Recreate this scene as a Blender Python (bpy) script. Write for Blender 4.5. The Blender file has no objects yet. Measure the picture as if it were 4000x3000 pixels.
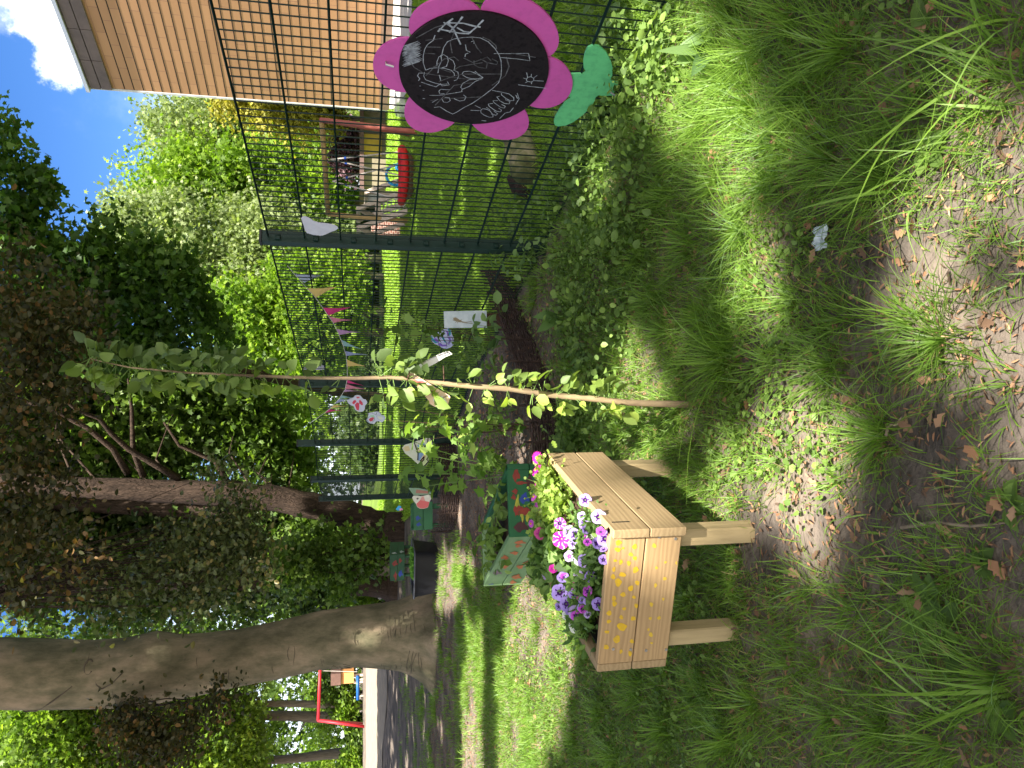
import bpy, math, random
import numpy as np
from mathutils import Vector
rng = np.random.default_rng(11); random.seed(5)
scene = bpy.context.scene
COL = scene.collection
# ------------------------------------------------------------------ camera, sky, sun, exposure
F = 2850.0; PITCH = math.atan(596 / F); CP, SP = math.cos(PITCH), math.sin(PITCH); EYE = 1.15
cam_d = bpy.data.cameras.new('camera'); cam = bpy.data.objects.new('camera', cam_d); COL.objects.link(cam)
cam_d.sensor_fit = 'HORIZONTAL'; cam_d.sensor_width = 36; cam_d.lens = 36 * F / 4000
cam_d.clip_start = 0.05; cam_d.clip_end = 2000
cam.location = (0, 0, EYE)
# the phone was held upright and the picture is stored on its side: camera x = world down, camera y = world right
from mathutils import Matrix
fw = Vector((0, CP, -SP)); upv = Vector((0, SP, CP)); rt = Vector((1, 0, 0))
cam.rotation_euler = Matrix((-upv, rt, -fw)).transposed().to_euler()
scene.camera = cam
SUN = Vector((0.20, -0.56, 0.92)).normalized(); S = np.array(SUN)
w = bpy.data.worlds.new('World'); scene.world = w; w.use_nodes = True
nt = w.node_tree; nt.nodes.clear()
out = nt.nodes.new('ShaderNodeOutputWorld'); bg = nt.nodes.new('ShaderNodeBackground'); bg.inputs[1].default_value = 0.15
sky = nt.nodes.new('ShaderNodeTexSky'); sky.sky_type = 'NISHITA'; sky.sun_disc = False
sky.sun_elevation = math.asin(SUN.z); sky.sun_rotation = math.atan2(SUN.x, SUN.y); sky.ozone_density = 2.6; sky.air_density = 0.9; sky.dust_density = 0.4
nt.links.new(bg.outputs[0], out.inputs[0])
def ray(x, y):
    cu = 1500 - y; up = 2000 - x
    return np.array((cu, F * CP + up * SP, -F * SP + up * CP))
def nd(t, **k):
    n = nt.nodes.new(t)
    for a, b in k.items(): setattr(n, a, b)
    return n
tc = nd('ShaderNodeTexCoord')
def cloud_mask(px, py, r0, r1, scale, lo, hi, squash=(1, 1, 1)):
    d = ray(px, py); d = d / np.linalg.norm(d)
    sub = nd('ShaderNodeVectorMath', operation='SUBTRACT'); sub.inputs[1].default_value = d
    nt.links.new(tc.outputs['Generated'], sub.inputs[0])
    sc_ = nd('ShaderNodeVectorMath', operation='MULTIPLY'); sc_.inputs[1].default_value = squash
    nt.links.new(sub.outputs[0], sc_.inputs[0])
    ln = nd('ShaderNodeVectorMath', operation='LENGTH'); nt.links.new(sc_.outputs[0], ln.inputs[0])
    mr = nd('ShaderNodeMapRange'); mr.inputs[1].default_value = r0; mr.inputs[2].default_value = r1; mr.inputs[3].default_value = .42; mr.inputs[4].default_value = -.45
    nt.links.new(ln.outputs[1], mr.inputs[0])
    nz = nd('ShaderNodeTexNoise'); nz.inputs['Scale'].default_value = scale; nz.inputs['Detail'].default_value = 8; nz.inputs['Roughness'].default_value = .62
    nt.links.new(tc.outputs['Generated'], nz.inputs['Vector'])
    ad = nd('ShaderNodeMath', operation='ADD'); nt.links.new(nz.outputs[0], ad.inputs[0]); nt.links.new(mr.outputs[0], ad.inputs[1])
    m2 = nd('ShaderNodeMapRange'); m2.inputs[1].default_value = lo; m2.inputs[2].default_value = hi; m2.interpolation_type = 'SMOOTHSTEP'
    nt.links.new(ad.outputs[0], m2.inputs[0]); return m2.outputs[0]
cur = sky.outputs[0]
hs = nd('ShaderNodeHueSaturation'); hs.inputs['Saturation'].default_value = 1.3; hs.inputs['Value'].default_value = .45; hs.inputs['Hue'].default_value = .51
nt.links.new(cur, hs.inputs['Color']); cur = hs.outputs[0]
for (args, colr, amt) in (((262, 130, .0, .128, 15, .52, .70, (1.1, 1.1, 1.0)), (4.9, 5.0, 5.2, 1), 1.0),
                          ((800, 350, .0, .16, 5, .50, 1.0), (3.6, 4.0, 4.6, 1), .7),
                          ((30, 60, .0, .06, 14, .6, .95), (4, 4.2, 4.6, 1), .3),
                          ((1404, 1500, .1, 1.5, 3, .45, 1.0, (.4, .4, 3)), (4.2, 4.5, 5.0, 1), .8)):
    m = cloud_mask(*args); mu = nd('ShaderNodeMath', operation='MULTIPLY'); mu.inputs[1].default_value = amt; nt.links.new(m, mu.inputs[0])
    mx = nd('ShaderNodeMixRGB'); nt.links.new(mu.outputs[0], mx.inputs[0]); nt.links.new(cur, mx.inputs[1]); mx.inputs[2].default_value = colr
    cur = mx.outputs[0]
# added broken white cloud, unseen behind the camera, to brighten and whiten the shade
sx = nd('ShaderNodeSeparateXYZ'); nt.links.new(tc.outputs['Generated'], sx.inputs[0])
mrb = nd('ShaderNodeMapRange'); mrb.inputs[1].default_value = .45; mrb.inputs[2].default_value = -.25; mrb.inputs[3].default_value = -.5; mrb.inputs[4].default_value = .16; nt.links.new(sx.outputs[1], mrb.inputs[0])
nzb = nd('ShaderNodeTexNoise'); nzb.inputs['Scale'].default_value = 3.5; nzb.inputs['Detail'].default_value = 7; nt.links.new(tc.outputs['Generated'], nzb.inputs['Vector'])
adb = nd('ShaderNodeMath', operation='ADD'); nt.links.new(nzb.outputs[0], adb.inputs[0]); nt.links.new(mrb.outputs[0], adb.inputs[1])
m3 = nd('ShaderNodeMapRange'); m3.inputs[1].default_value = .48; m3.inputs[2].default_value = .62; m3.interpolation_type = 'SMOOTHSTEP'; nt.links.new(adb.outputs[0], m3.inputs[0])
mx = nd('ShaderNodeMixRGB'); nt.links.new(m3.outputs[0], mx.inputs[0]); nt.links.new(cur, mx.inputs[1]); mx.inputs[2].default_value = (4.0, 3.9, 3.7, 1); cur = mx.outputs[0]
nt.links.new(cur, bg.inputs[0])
sd = bpy.data.lights.new('sun', 'SUN'); sd.energy = 5.0; sd.angle = math.radians(.5); sd.color = (1, .94, .84)
so = bpy.data.objects.new('sun', sd); COL.objects.link(so); so.rotation_euler = SUN.to_track_quat('Z', 'Y').to_euler(); so.location = (0, -5, 20)
vs = scene.view_settings; vs.view_transform = 'Standard'; vs.look = 'None'; vs.gamma = 1; vs.exposure = 1.9
scene.cycles.max_bounces = 6; scene.cycles.transparent_max_bounces = 8
# ------------------------------------------------------------------ terrain and picture-to-world helpers
def sm(t): t = np.clip(t, 0, 1); return t * t * (3 - 2 * t)
def H(X, Y):
    big = 0.95 * sm((np.asarray(Y) - 15) / 24) * sm((-np.asarray(X) - 3.5) / 7)
    near = .012 * np.sin(X * 3.1 + 1) * np.sin(Y * 2.7) + .008 * np.sin(X * 7.3) * np.cos(Y * 6.1 + 2)
    return big + near
KK = np.geomspace(.5, 260, 1500)
def G(x, y, dz=0.0):                       # first point of the ground seen at photo pixel x, y
    r = ray(x, y); r = r / math.hypot(r[0], r[1]); X = r[0] * KK; Y = r[1] * KK; below = (EYE + r[2] * KK) < H(X, Y)
    if not below.any(): return np.array((X[-1], Y[-1], float(H(X[-1], Y[-1])) + dz))
    i = int(np.argmax(below)); a, b = KK[max(i - 1, 0)], KK[i]
    for _ in range(24):
        m = (a + b) / 2
        if EYE + r[2] * m < float(H(r[0] * m, r[1] * m)): b = m
        else: a = m
    return np.array((r[0] * b, r[1] * b, EYE + r[2] * b + dz))
def PZ(x, y, z): r = ray(x, y); k = (z - EYE) / r[2]; return np.array((r[0] * k, r[1] * k, z))
def PY(x, y, yy): r = ray(x, y); k = yy / r[1]; return np.array((r[0] * k, yy, EYE + r[2] * k))
def PP(x, y, o, n): r = ray(x, y); e = np.array((0, 0, EYE)); k = np.dot(np.asarray(o) - e, n) / np.dot(r, n); return e + r * k
def proj(P):
    P = np.atleast_2d(P); Zr = P[:, 2] - EYE; d = P[:, 1] * CP - Zr * SP; up = P[:, 1] * SP + Zr * CP
    d = np.where(d < .05, 1e-3, d)
    return 2000 - up / d * F, 1500 - P[:, 0] / d * F, d
# ------------------------------------------------------------------ materials
def srgb(r, g, b): return tuple(((c / 255) / 12.92 if c <= 10 else (((c / 255) + .055) / 1.055) ** 2.4) for c in (r, g, b))
def M(name, c1, c2=None, scale=6, rough=.8, bump=0., bscale=None, stretch=(1, 1, 1), spec=.3, detail=6, metal=0, coords='Object', c3=None, wave=False, dist=.01):
    m = bpy.data.materials.new(name); m.use_nodes = True; t = m.node_tree; b = t.nodes['Principled BSDF']
    b.inputs['Roughness'].default_value = rough; b.inputs['Specular IOR Level'].default_value = spec; b.inputs['Metallic'].default_value = metal
    c2 = c2 or tuple(c * .7 for c in c1)
    tcn = t.nodes.new('ShaderNodeTexCoord'); mp = t.nodes.new('ShaderNodeMapping'); mp.inputs['Scale'].default_value = stretch
    t.links.new(tcn.outputs[coords], mp.inputs[0])
    nz = t.nodes.new('ShaderNodeTexNoise'); nz.inputs['Scale'].default_value = scale; nz.inputs['Detail'].default_value = detail; nz.inputs['Roughness'].default_value = .65
    t.links.new(mp.outputs[0], nz.inputs['Vector'])
    cr = t.nodes.new('ShaderNodeValToRGB'); cr.color_ramp.elements[0].position = .35; cr.color_ramp.elements[1].position = .66
    cr.color_ramp.elements[0].color = (*c2, 1); cr.color_ramp.elements[1].color = (*c1, 1)
    if c3: e = cr.color_ramp.elements.new(.5); e.color = (*c3, 1)
    t.links.new(nz.outputs[0], cr.inputs[0]); t.links.new(cr.outputs[0], b.inputs['Base Color'])
    if bump:
        n2 = t.nodes.new('ShaderNodeTexNoise'); n2.inputs['Scale'].default_value = bscale or scale * 3; n2.inputs['Detail'].default_value = 8
        t.links.new(mp.outputs[0], n2.inputs['Vector'])
        bp = t.nodes.new('ShaderNodeBump'); bp.inputs['Strength'].default_value = bump; bp.inputs['Distance'].default_value = dist
        t.links.new(n2.outputs[0], bp.inputs['Height']); t.links.new(bp.outputs[0], b.inputs['Normal'])
    return m
def LM(name, cols, trans=.35, rough=.5, spec=.35, pos=None, tcol=None):       # leaf material: colour picked per leaf by its tint
    m = bpy.data.materials.new(name); m.use_nodes = True; t = m.node_tree; b = t.nodes['Principled BSDF']
    b.inputs['Roughness'].default_value = rough; b.inputs['Specular IOR Level'].default_value = spec
    a = t.nodes.new('ShaderNodeAttribute'); a.attribute_name = 'tint'
    cr = t.nodes.new('ShaderNodeValToRGB'); els = cr.color_ramp.elements
    n = len(cols)
    for i, c in enumerate(cols):
        p = pos[i] if pos else i / (n - 1)
        if i == 0: e = els[0]; e.position = p
        elif i == n - 1: e = els[-1]; e.position = p
        else: e = els.new(p)
        e.color = (*c, 1)
    t.links.new(a.outputs['Fac'], cr.inputs[0]); t.links.new(cr.outputs[0], b.inputs['Base Color'])
    tr = t.nodes.new('ShaderNodeBsdfTranslucent'); mx = t.nodes.new('ShaderNodeMixShader'); mx.inputs[0].default_value = trans
    mc = t.nodes.new('ShaderNodeMixRGB'); mc.blend_type = 'MULTIPLY'; mc.inputs[0].default_value = 1; mc.inputs[2].default_value = (*(tcol or (1.5, 1.6, .7)), 1)
    t.links.new(cr.outputs[0], mc.inputs[1]); t.links.new(mc.outputs[0], tr.inputs[0])
    t.links.new(b.outputs[0], mx.inputs[1]); t.links.new(tr.outputs[0], mx.inputs[2]); t.links.new(mx.outputs[0], t.nodes['Material Output'].inputs[0])
    return m
# ------------------------------------------------------------------ meshes and objects
class MB:
    def __init__(s): s.v = []; s.f = []; s.m = []; s.t = []; s.n = 0
    def add(s, vs, fs, mi=0, tint=.5):
        vs = [tuple(float(c) for c in p) for p in vs]
        s.v += vs; s.f += [tuple(i + s.n for i in f) for f in fs]; s.m += [mi] * len(fs)
        s.t += ([tint] * len(vs) if np.isscalar(tint) else list(tint)); s.n += len(vs)
    def box(s, c, d, ax=(1, 0, 0), up=(0, 0, 1), mi=0, bev=0.):     # centre, full sizes, local x axis
        a = np.array(ax, float); a /= np.linalg.norm(a); u = np.array(up, float); u -= a * np.dot(a, u); u /= np.linalg.norm(u); b = np.cross(u, a); c = np.array(c, float)
        hx, hy, hz = [q / 2 for q in d]; e = min(bev, hx * .9, hy * .9, hz * .9)
        if e <= 0:
            vs = [c + a * i * hx + b * j * hy + u * k * hz for k in (-1, 1) for j in (-1, 1) for i in (-1, 1)]
            s.add(vs, [(0, 2, 3, 1), (4, 5, 7, 6), (0, 1, 5, 4), (2, 6, 7, 3), (0, 4, 6, 2), (1, 3, 7, 5)], mi); return
        vs = []; ring = []
        for k, (z, q) in enumerate(((-hz, e), (-hz + e, 0), (hz - e, 0), (hz, e))):
            xx, yy = hx - q, hy - q; ch = e
            pts = [(xx - ch, -yy), (xx, -yy + ch), (xx, yy - ch), (xx - ch, yy), (-xx + ch, yy), (-xx, yy - ch), (-xx, -yy + ch), (-xx + ch, -yy)]
            vs += [c + a * x + b * y + u * z for x, y in pts]
        fs = [tuple(range(7, -1, -1)), tuple(range(24, 32))]
        for k in range(3):
            for i in range(8): j = (i + 1) % 8; fs.append((k * 8 + i, k * 8 + j, k * 8 + 8 + j, k * 8 + 8 + i))
        s.add(vs, fs, mi)
    def quadbox(s, q, n, th, mi=0):                   # slab from four front corners and thickness along -n
        q = [np.array(p, float) for p in q]; n = np.array(n, float); n /= np.linalg.norm(n); b = [p - n * th for p in q]
        s.add(q + b, [(0, 1, 2, 3), (7, 6, 5, 4)] + [(i, i + 4, (i + 1) % 4 + 4, (i + 1) % 4) for i in range(4)], mi)
    def tube(s, pts, rad, seg=6, mi=0, cap=True, jit=0., tint=.5):
        pts = [np.array(p, float) for p in pts]; n = len(pts)
        if np.isscalar(rad): rad = [rad] * n
        prev = None; vs = []
        for i in range(n):
            d = pts[min(i + 1, n - 1)] - pts[max(i - 1, 0)]; L = np.linalg.norm(d); d = d / (L if L > 1e-9 else 1)
            if prev is None: r = np.cross(d, (0, 0, 1)); r = r if np.linalg.norm(r) > .05 else np.cross(d, (1, 0, 0))
            else: r = prev - d * np.dot(prev, d)
            r = r / np.linalg.norm(r); prev = r; u = np.cross(d, r)
            for k in range(seg):
                a = 2 * math.pi * k / seg; q = rad[i] * (1 + (jit * (random.random() - .5) if jit else 0))
                vs.append(pts[i] + (r * math.cos(a) + u * math.sin(a)) * q)
        fs = [(i * seg + k, i * seg + (k + 1) % seg, (i + 1) * seg + (k + 1) % seg, (i + 1) * seg + k) for i in range(n - 1) for k in range(seg)]
        if cap: fs += [tuple(range(seg - 1, -1, -1)), tuple(range((n - 1) * seg, n * seg))]
        s.add(vs, fs, mi, tint)
    def poly(s, pts, n, th, mi=0):                       # flat outline with thickness
        pts = [np.array(p, float) for p in pts]; n = np.array(n, float); n /= np.linalg.norm(n); k = len(pts)
        ar = sum(np.cross(pts[i], pts[(i + 1) % k]) for i in range(k))
        if np.dot(ar, n) < 0: pts = pts[::-1]
        s.add(pts + [p - n * th for p in pts], [tuple(range(k)), tuple(range(2 * k - 1, k - 1, -1))] + [(i, i + k, (i + 1) % k + k, (i + 1) % k) for i in range(k)], mi)
    def strip(s, pts, n, wd, mi=0):                      # thin drawn line lying on a plane
        pts = [np.array(p, float) for p in pts]; n = np.array(n, float); n /= np.linalg.norm(n); vs = []
        for i, p in enumerate(pts):
            d = pts[min(i + 1, len(pts) - 1)] - pts[max(i - 1, 0)]; d /= max(np.linalg.norm(d), 1e-9); b = np.cross(n, d) * wd / 2 * (.75 + .5 * random.random())
            vs += [p - b, p + b]
        s.add(vs, [(2 * i, 2 * i + 2, 2 * i + 3, 2 * i + 1) for i in range(len(pts) - 1)], mi)
def link(name, me, mats, parent=None, smooth=False):
    o = bpy.data.objects.new(name, me); COL.objects.link(o)
    for m in (mats if isinstance(mats, (list, tuple)) else [mats]): me.materials.append(m)
    if smooth: me.polygons.foreach_set('use_smooth', [True] * len(me.polygons))
    if parent is not None:
        o.parent = parent
        if parent.type != 'EMPTY': pass
    return o
def orig(parent):
    z = Vector((0, 0, 0)); p = parent
    while p is not None: z += p.location; p = p.parent
    return z
def put(name, mb, mats, parent=None, smooth=False, label=None):
    off = orig(parent); me = bpy.data.meshes.new(name)
    me.from_pydata([(x - off.x, y - off.y, z - off.z) for x, y, z in mb.v], [], mb.f)
    me.polygons.foreach_set('material_index', mb.m)
    a = me.attributes.new('tint', 'FLOAT', 'POINT'); a.data.foreach_set('value', mb.t); me.update()
    o = link(name, me, mats, parent, smooth)
    if label: o['label'] = label
    return o
def put_arr(name, V, T, faces_per, tint, mats, parent=None, smooth=False):
    """V (N,k,3) copies of one template with faces_per = list of vertex index tuples"""
    N, k, _ = V.shape; off = np.array(orig(parent)); me = bpy.data.meshes.new(name)
    me.vertices.add(N * k); me.vertices.foreach_set('co', (V.reshape(-1, 3) - off).astype(np.float32).ravel())
    tot = [len(f) for f in faces_per]; flat = np.concatenate([np.array(f) for f in faces_per])
    li = (np.arange(N)[:, None] * k + flat[None, :]).ravel().astype(np.int32)
    me.loops.add(len(li)); me.loops.foreach_set('vertex_index', li)
    lt = np.tile(np.array(tot), N); ls = np.concatenate(([0], np.cumsum(lt)[:-1])).astype(np.int32)
    me.polygons.add(len(lt)); me.polygons.foreach_set('loop_start', ls); me.update(calc_edges=True)
    a = me.attributes.new('tint', 'FLOAT', 'POINT'); a.data.foreach_set('value', np.repeat(tint, k).astype(np.float32))
    return link(name, me, mats, parent, smooth)
def tag(o, label=None, cat=None, group=None, kind=None):
    for a, b in (('label', label), ('category', cat), ('group', group), ('kind', kind)):
        if b: o[a] = b
    return o
def thing(name, loc, label, cat, group=None):
    o = bpy.data.objects.new(name, None); o.empty_display_size = .05; COL.objects.link(o); o.location = tuple(float(c) for c in loc)
    return tag(o, label, cat, group)
# leaf templates: x along the leaf, y across, z up
OVAL = (np.array([(0, 0, 0), (.28, .30, .07), (.68, .27, .04), (1, 0, -.08), (.68, -.27, .04), (.28, -.30, .07)]), [(0, 3, 2, 1), (0, 5, 4, 3)])
MAPLE = (np.array([(0, 0, 0), (.12, .30, .03), (.02, .48, -.02), (.35, .40, .04), (.55, .62, -.04), (.62, .25, .05), (1, 0, -.08), (.62, -.25, .05), (.55, -.62, -.04), (.35, -.40, .04), (.02, -.48, -.02), (.12, -.30, .03)]),
         [(0, 6, 5, 4, 3, 2, 1), (0, 11, 10, 9, 8, 7, 6)])
SPRAY = (np.array([(0, 0, 0), (.25, .35, .05), (.2, .1, 0), (.6, .5, -.05), (.55, .12, 0), (1, .1, -.05), (.6, -.1, .05), (.75, -.5, 0), (.35, -.2, 0), (.2, -.5, .08), (.1, -.1, 0)]), [(0, 10, 9, 8, 2, 1), (2, 8, 7, 6, 4, 3), (4, 6, 5)])
LOBED = (np.array([(0, 0, 0), (.15, .25, .03), (.3, .14, .02), (.42, .34, 0), (.55, .16, .02), (.72, .3, 0), (1, 0, -.03), (.72, -.3, 0), (.55, -.16, .02), (.42, -.34, 0), (.3, -.14, .02), (.15, -.25, .03)]), [(0, 6, 5, 4, 3, 2, 1), (0, 11, 10, 9, 8, 7, 6)])
def norm(a): return a / np.maximum(np.linalg.norm(a, axis=-1, keepdims=True), 1e-9)
def leafverts(P, A, size, tpl, up=.8, width=1., nrand=.9, nbase=(0, 0, 1)):
    """place a template at points P pointing along A"""
    N = len(P); A = norm(A); n = np.array(nbase)[None, :] * up + rng.normal(size=(N, 3)) * nrand; n = norm(n - A * np.sum(n * A, 1)[:, None]); b = np.cross(n, A)
    sz = np.broadcast_to(size, (N,))[:, None, None]; T = tpl[0][None]
    return P[:, None, :] + (A[:, None, :] * T[..., 0:1] + b[:, None, :] * T[..., 1:2] * width + n[:, None, :] * T[..., 2:3]) * sz
def clumps(blobs, nl, cr, seed=None):
    """blobs: (centre, radii, number of clumps) -> leaf points, clump centres"""
    Ps = []; Cs = []; Ts = []
    for c, r, n in blobs:
        u = norm(rng.normal(size=(n, 3))) * (rng.random((n, 1)) ** .45); C = np.array(c) + u * np.array(r); Cs.append(C)
        cs = cr * (.6 + .8 * rng.random((n, 1, 1)))
        q = rng.normal(size=(n, nl, 3)) * cs * np.array((1, 1, .55)); Ps.append((C[:, None] + q).reshape(-1, 3))
        Ts.append(np.repeat(.5 + .22 * rng.normal(size=n), nl))
    return np.concatenate(Ps), np.concatenate(Cs), np.concatenate(Ts)
def crown(name, blobs, nl, cr, size, tpl, mat, parent, droop=.4, keep=None, up=.8, width=1.):
    P, C, T = clumps(blobs, nl, cr)
    if keep is not None: k = keep(P); P = P[k]; T = T[k]
    A = rng.normal(size=P.shape); A[:, 2] = A[:, 2] * .5 - droop
    V = leafverts(P, A, size * (.6 + .7 * rng.random(len(P))), tpl, up=up, width=width)
    put_arr(name, V, None, tpl[1], np.clip(T + .18 * rng.normal(size=len(P)), 0, 1), mat, parent); return C
def branches(mb, trunk, C, n, r0, wob=.3, seg=5):
    trunk = [np.array(p, float) for p in trunk]
    idx = rng.choice(len(C), min(n, len(C)), replace=False)
    for i in idx:
        c = C[i]; cand = [p for p in trunk if p[2] < c[2] + .3] or trunk[:1]
        p = min(cand, key=lambda q: np.linalg.norm((q - c) * np.array((1, 1, .6))) + random.random() * .5)
        L = np.linalg.norm(c - p); m1 = p + (c - p) * .35 + np.array((0, 0, .12 * L)) + rng.normal(size=3) * wob * .15 * L; m2 = p + (c - p) * .7 + np.array((0, 0, .08 * L)) + rng.normal(size=3) * wob * .15 * L
        mb.tube([p, m1, m2, c], [r0, r0 * .7, r0 * .42, r0 * .15], seg, cap=False)
def IB(x, y, Yd, rx, ry, n, rd=None):            # crown blob from its place in the photo: centre px, distance, half height px, half width px
    c = PY(x, y, Yd); k = Yd / 2912; return (c, (ry * k, rd or max(rx, ry) * k * .8, rx * k), n)
# ------------------------------------------------------------------ the setting
m_soil = M('soil', (.24, .19, .15), (.07, .06, .052), scale=2.2, rough=.95, bump=1.0, bscale=30, c3=(.14, .115, .095), spec=.1, detail=12, dist=.02)
m_lawn = M('lawn_soil', (.14, .22, .04), (.09, .13, .03), scale=1.2, rough=.95, bump=.5, bscale=30, spec=.1)
m_sand = M('sand', (.30, .245, .185), (.23, .19, .145), scale=3, rough=.95, bump=.4, bscale=40, spec=.1)
m_pave = M('pavement', (.52, .50, .46), (.40, .38, .36), scale=1.2, rough=.9, spec=.2)
def sheet(name, xs, ys, fz, mat, mask=None):
    XX, YY = np.meshgrid(xs, ys); ZZ = fz(XX, YY); nx, ny = len(xs), len(ys)
    me = bpy.data.meshes.new(name); V = np.stack((XX, YY, ZZ), -1).reshape(-1, 3)
    F_ = [(j * nx + i, j * nx + i + 1, (j + 1) * nx + i + 1, (j + 1) * nx + i) for j in range(ny - 1) for i in range(nx - 1)]
    if mask is not None:
        cx = (xs[:-1] + xs[1:]) / 2; cy = (ys[:-1] + ys[1:]) / 2; F_ = [f for n_, f in enumerate(F_) if mask(cx[n_ % (nx - 1)], cy[n_ // (nx - 1)])]
    me.from_pydata(V.tolist(), [], F_); return link(name, me, mat, smooth=True)
def gz(X, Y):
    fine = (.010 * np.sin(X * 19 + 3 * np.sin(Y * 7)) * np.sin(Y * 17 + 2 * np.sin(X * 9)) + .006 * np.sin(X * 41 + Y * 13) * np.sin(Y * 37 - X * 11)) * (np.abs(X) < 5) * (Y < 8)
    return H(X, Y) + fine
gx = np.concatenate((np.linspace(-600, -45, 9), np.linspace(-40, -5.2, 50), np.linspace(-5, 4, 300), np.linspace(4.3, 40, 50), np.linspace(50, 600, 8)))
gy = np.concatenate((np.linspace(-40, .4, 12), np.linspace(.5, 7.5, 260), np.linspace(7.7, 50, 90), np.linspace(56, 900, 12)))
tag(sheet('ground', gx, gy, gz, m_soil), kind='structure')
# fence line, used by the lawn and much else
Z_TOP = 1.67
p1 = PZ(1045, 928, Z_TOP); p0 = p1 + (p1 - PZ(817, 0, Z_TOP)) / np.linalg.norm((p1 - PZ(817, 0, Z_TOP))) * -2.52
p2 = PZ(1193, 1497, Z_TOP); p3 = PZ(1229, 1730, Z_TOP); p4 = PZ(1240, 1872, Z_TOP); p5 = PZ(1262, 1948, Z_TOP)
FL = [p0, p1, p2, p3, p4, p5]
def fence_x(Y):
    xs = [p[0] for p in FL]; ys = [p[1] for p in FL]
    return np.interp(Y, ys, xs) if np.isscalar(Y) or True else 0
def beyond(X, Y):      # on the lawn side of the fence
    return (X > fence_x(np.clip(Y, p0[1], p5[1])) - .45 * np.maximum(np.asarray(Y) - p5[1], 0) * .55) & (np.asarray(Y) > 0)
lx = np.concatenate((np.linspace(-22, -5, 40), np.linspace(-4.9, 5, 120), np.linspace(5.2, 45, 60))); ly = np.concatenate((np.linspace(1, 12, 120), np.linspace(12.3, 60, 70)))
tag(sheet('lawn', lx, ly, lambda X, Y: gz(X, Y) + .012, m_lawn, lambda a, b: bool(beyond(a - .12, b))), kind='structure')
# sandy playground path far left, narrow: between two lines seen in the photo
ys_ = list(range(2150, 3500, 45)); mb = MB()
A_ = [G(1505 - 10 * math.sin(y / 90.), y, .02) for y in ys_]; B_ = [G(1431, y, .02) for y in ys_]
rows = [[a + (b - a) * t for a, b in zip(A_, B_)] for t in np.linspace(0, 1, 24) ** 1.5]
for r in rows:
    for i, q in enumerate(r): q[2] = float(H(q[0], q[1])) + .02
n_ = len(ys_); mb.add([q for r in rows for q in r], [(j * n_ + i, (j + 1) * n_ + i, (j + 1) * n_ + i + 1, j * n_ + i + 1) for j in range(len(rows) - 1) for i in range(n_ - 1)])
tag(put('sand_path', mb, m_sand), kind='structure')
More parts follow.
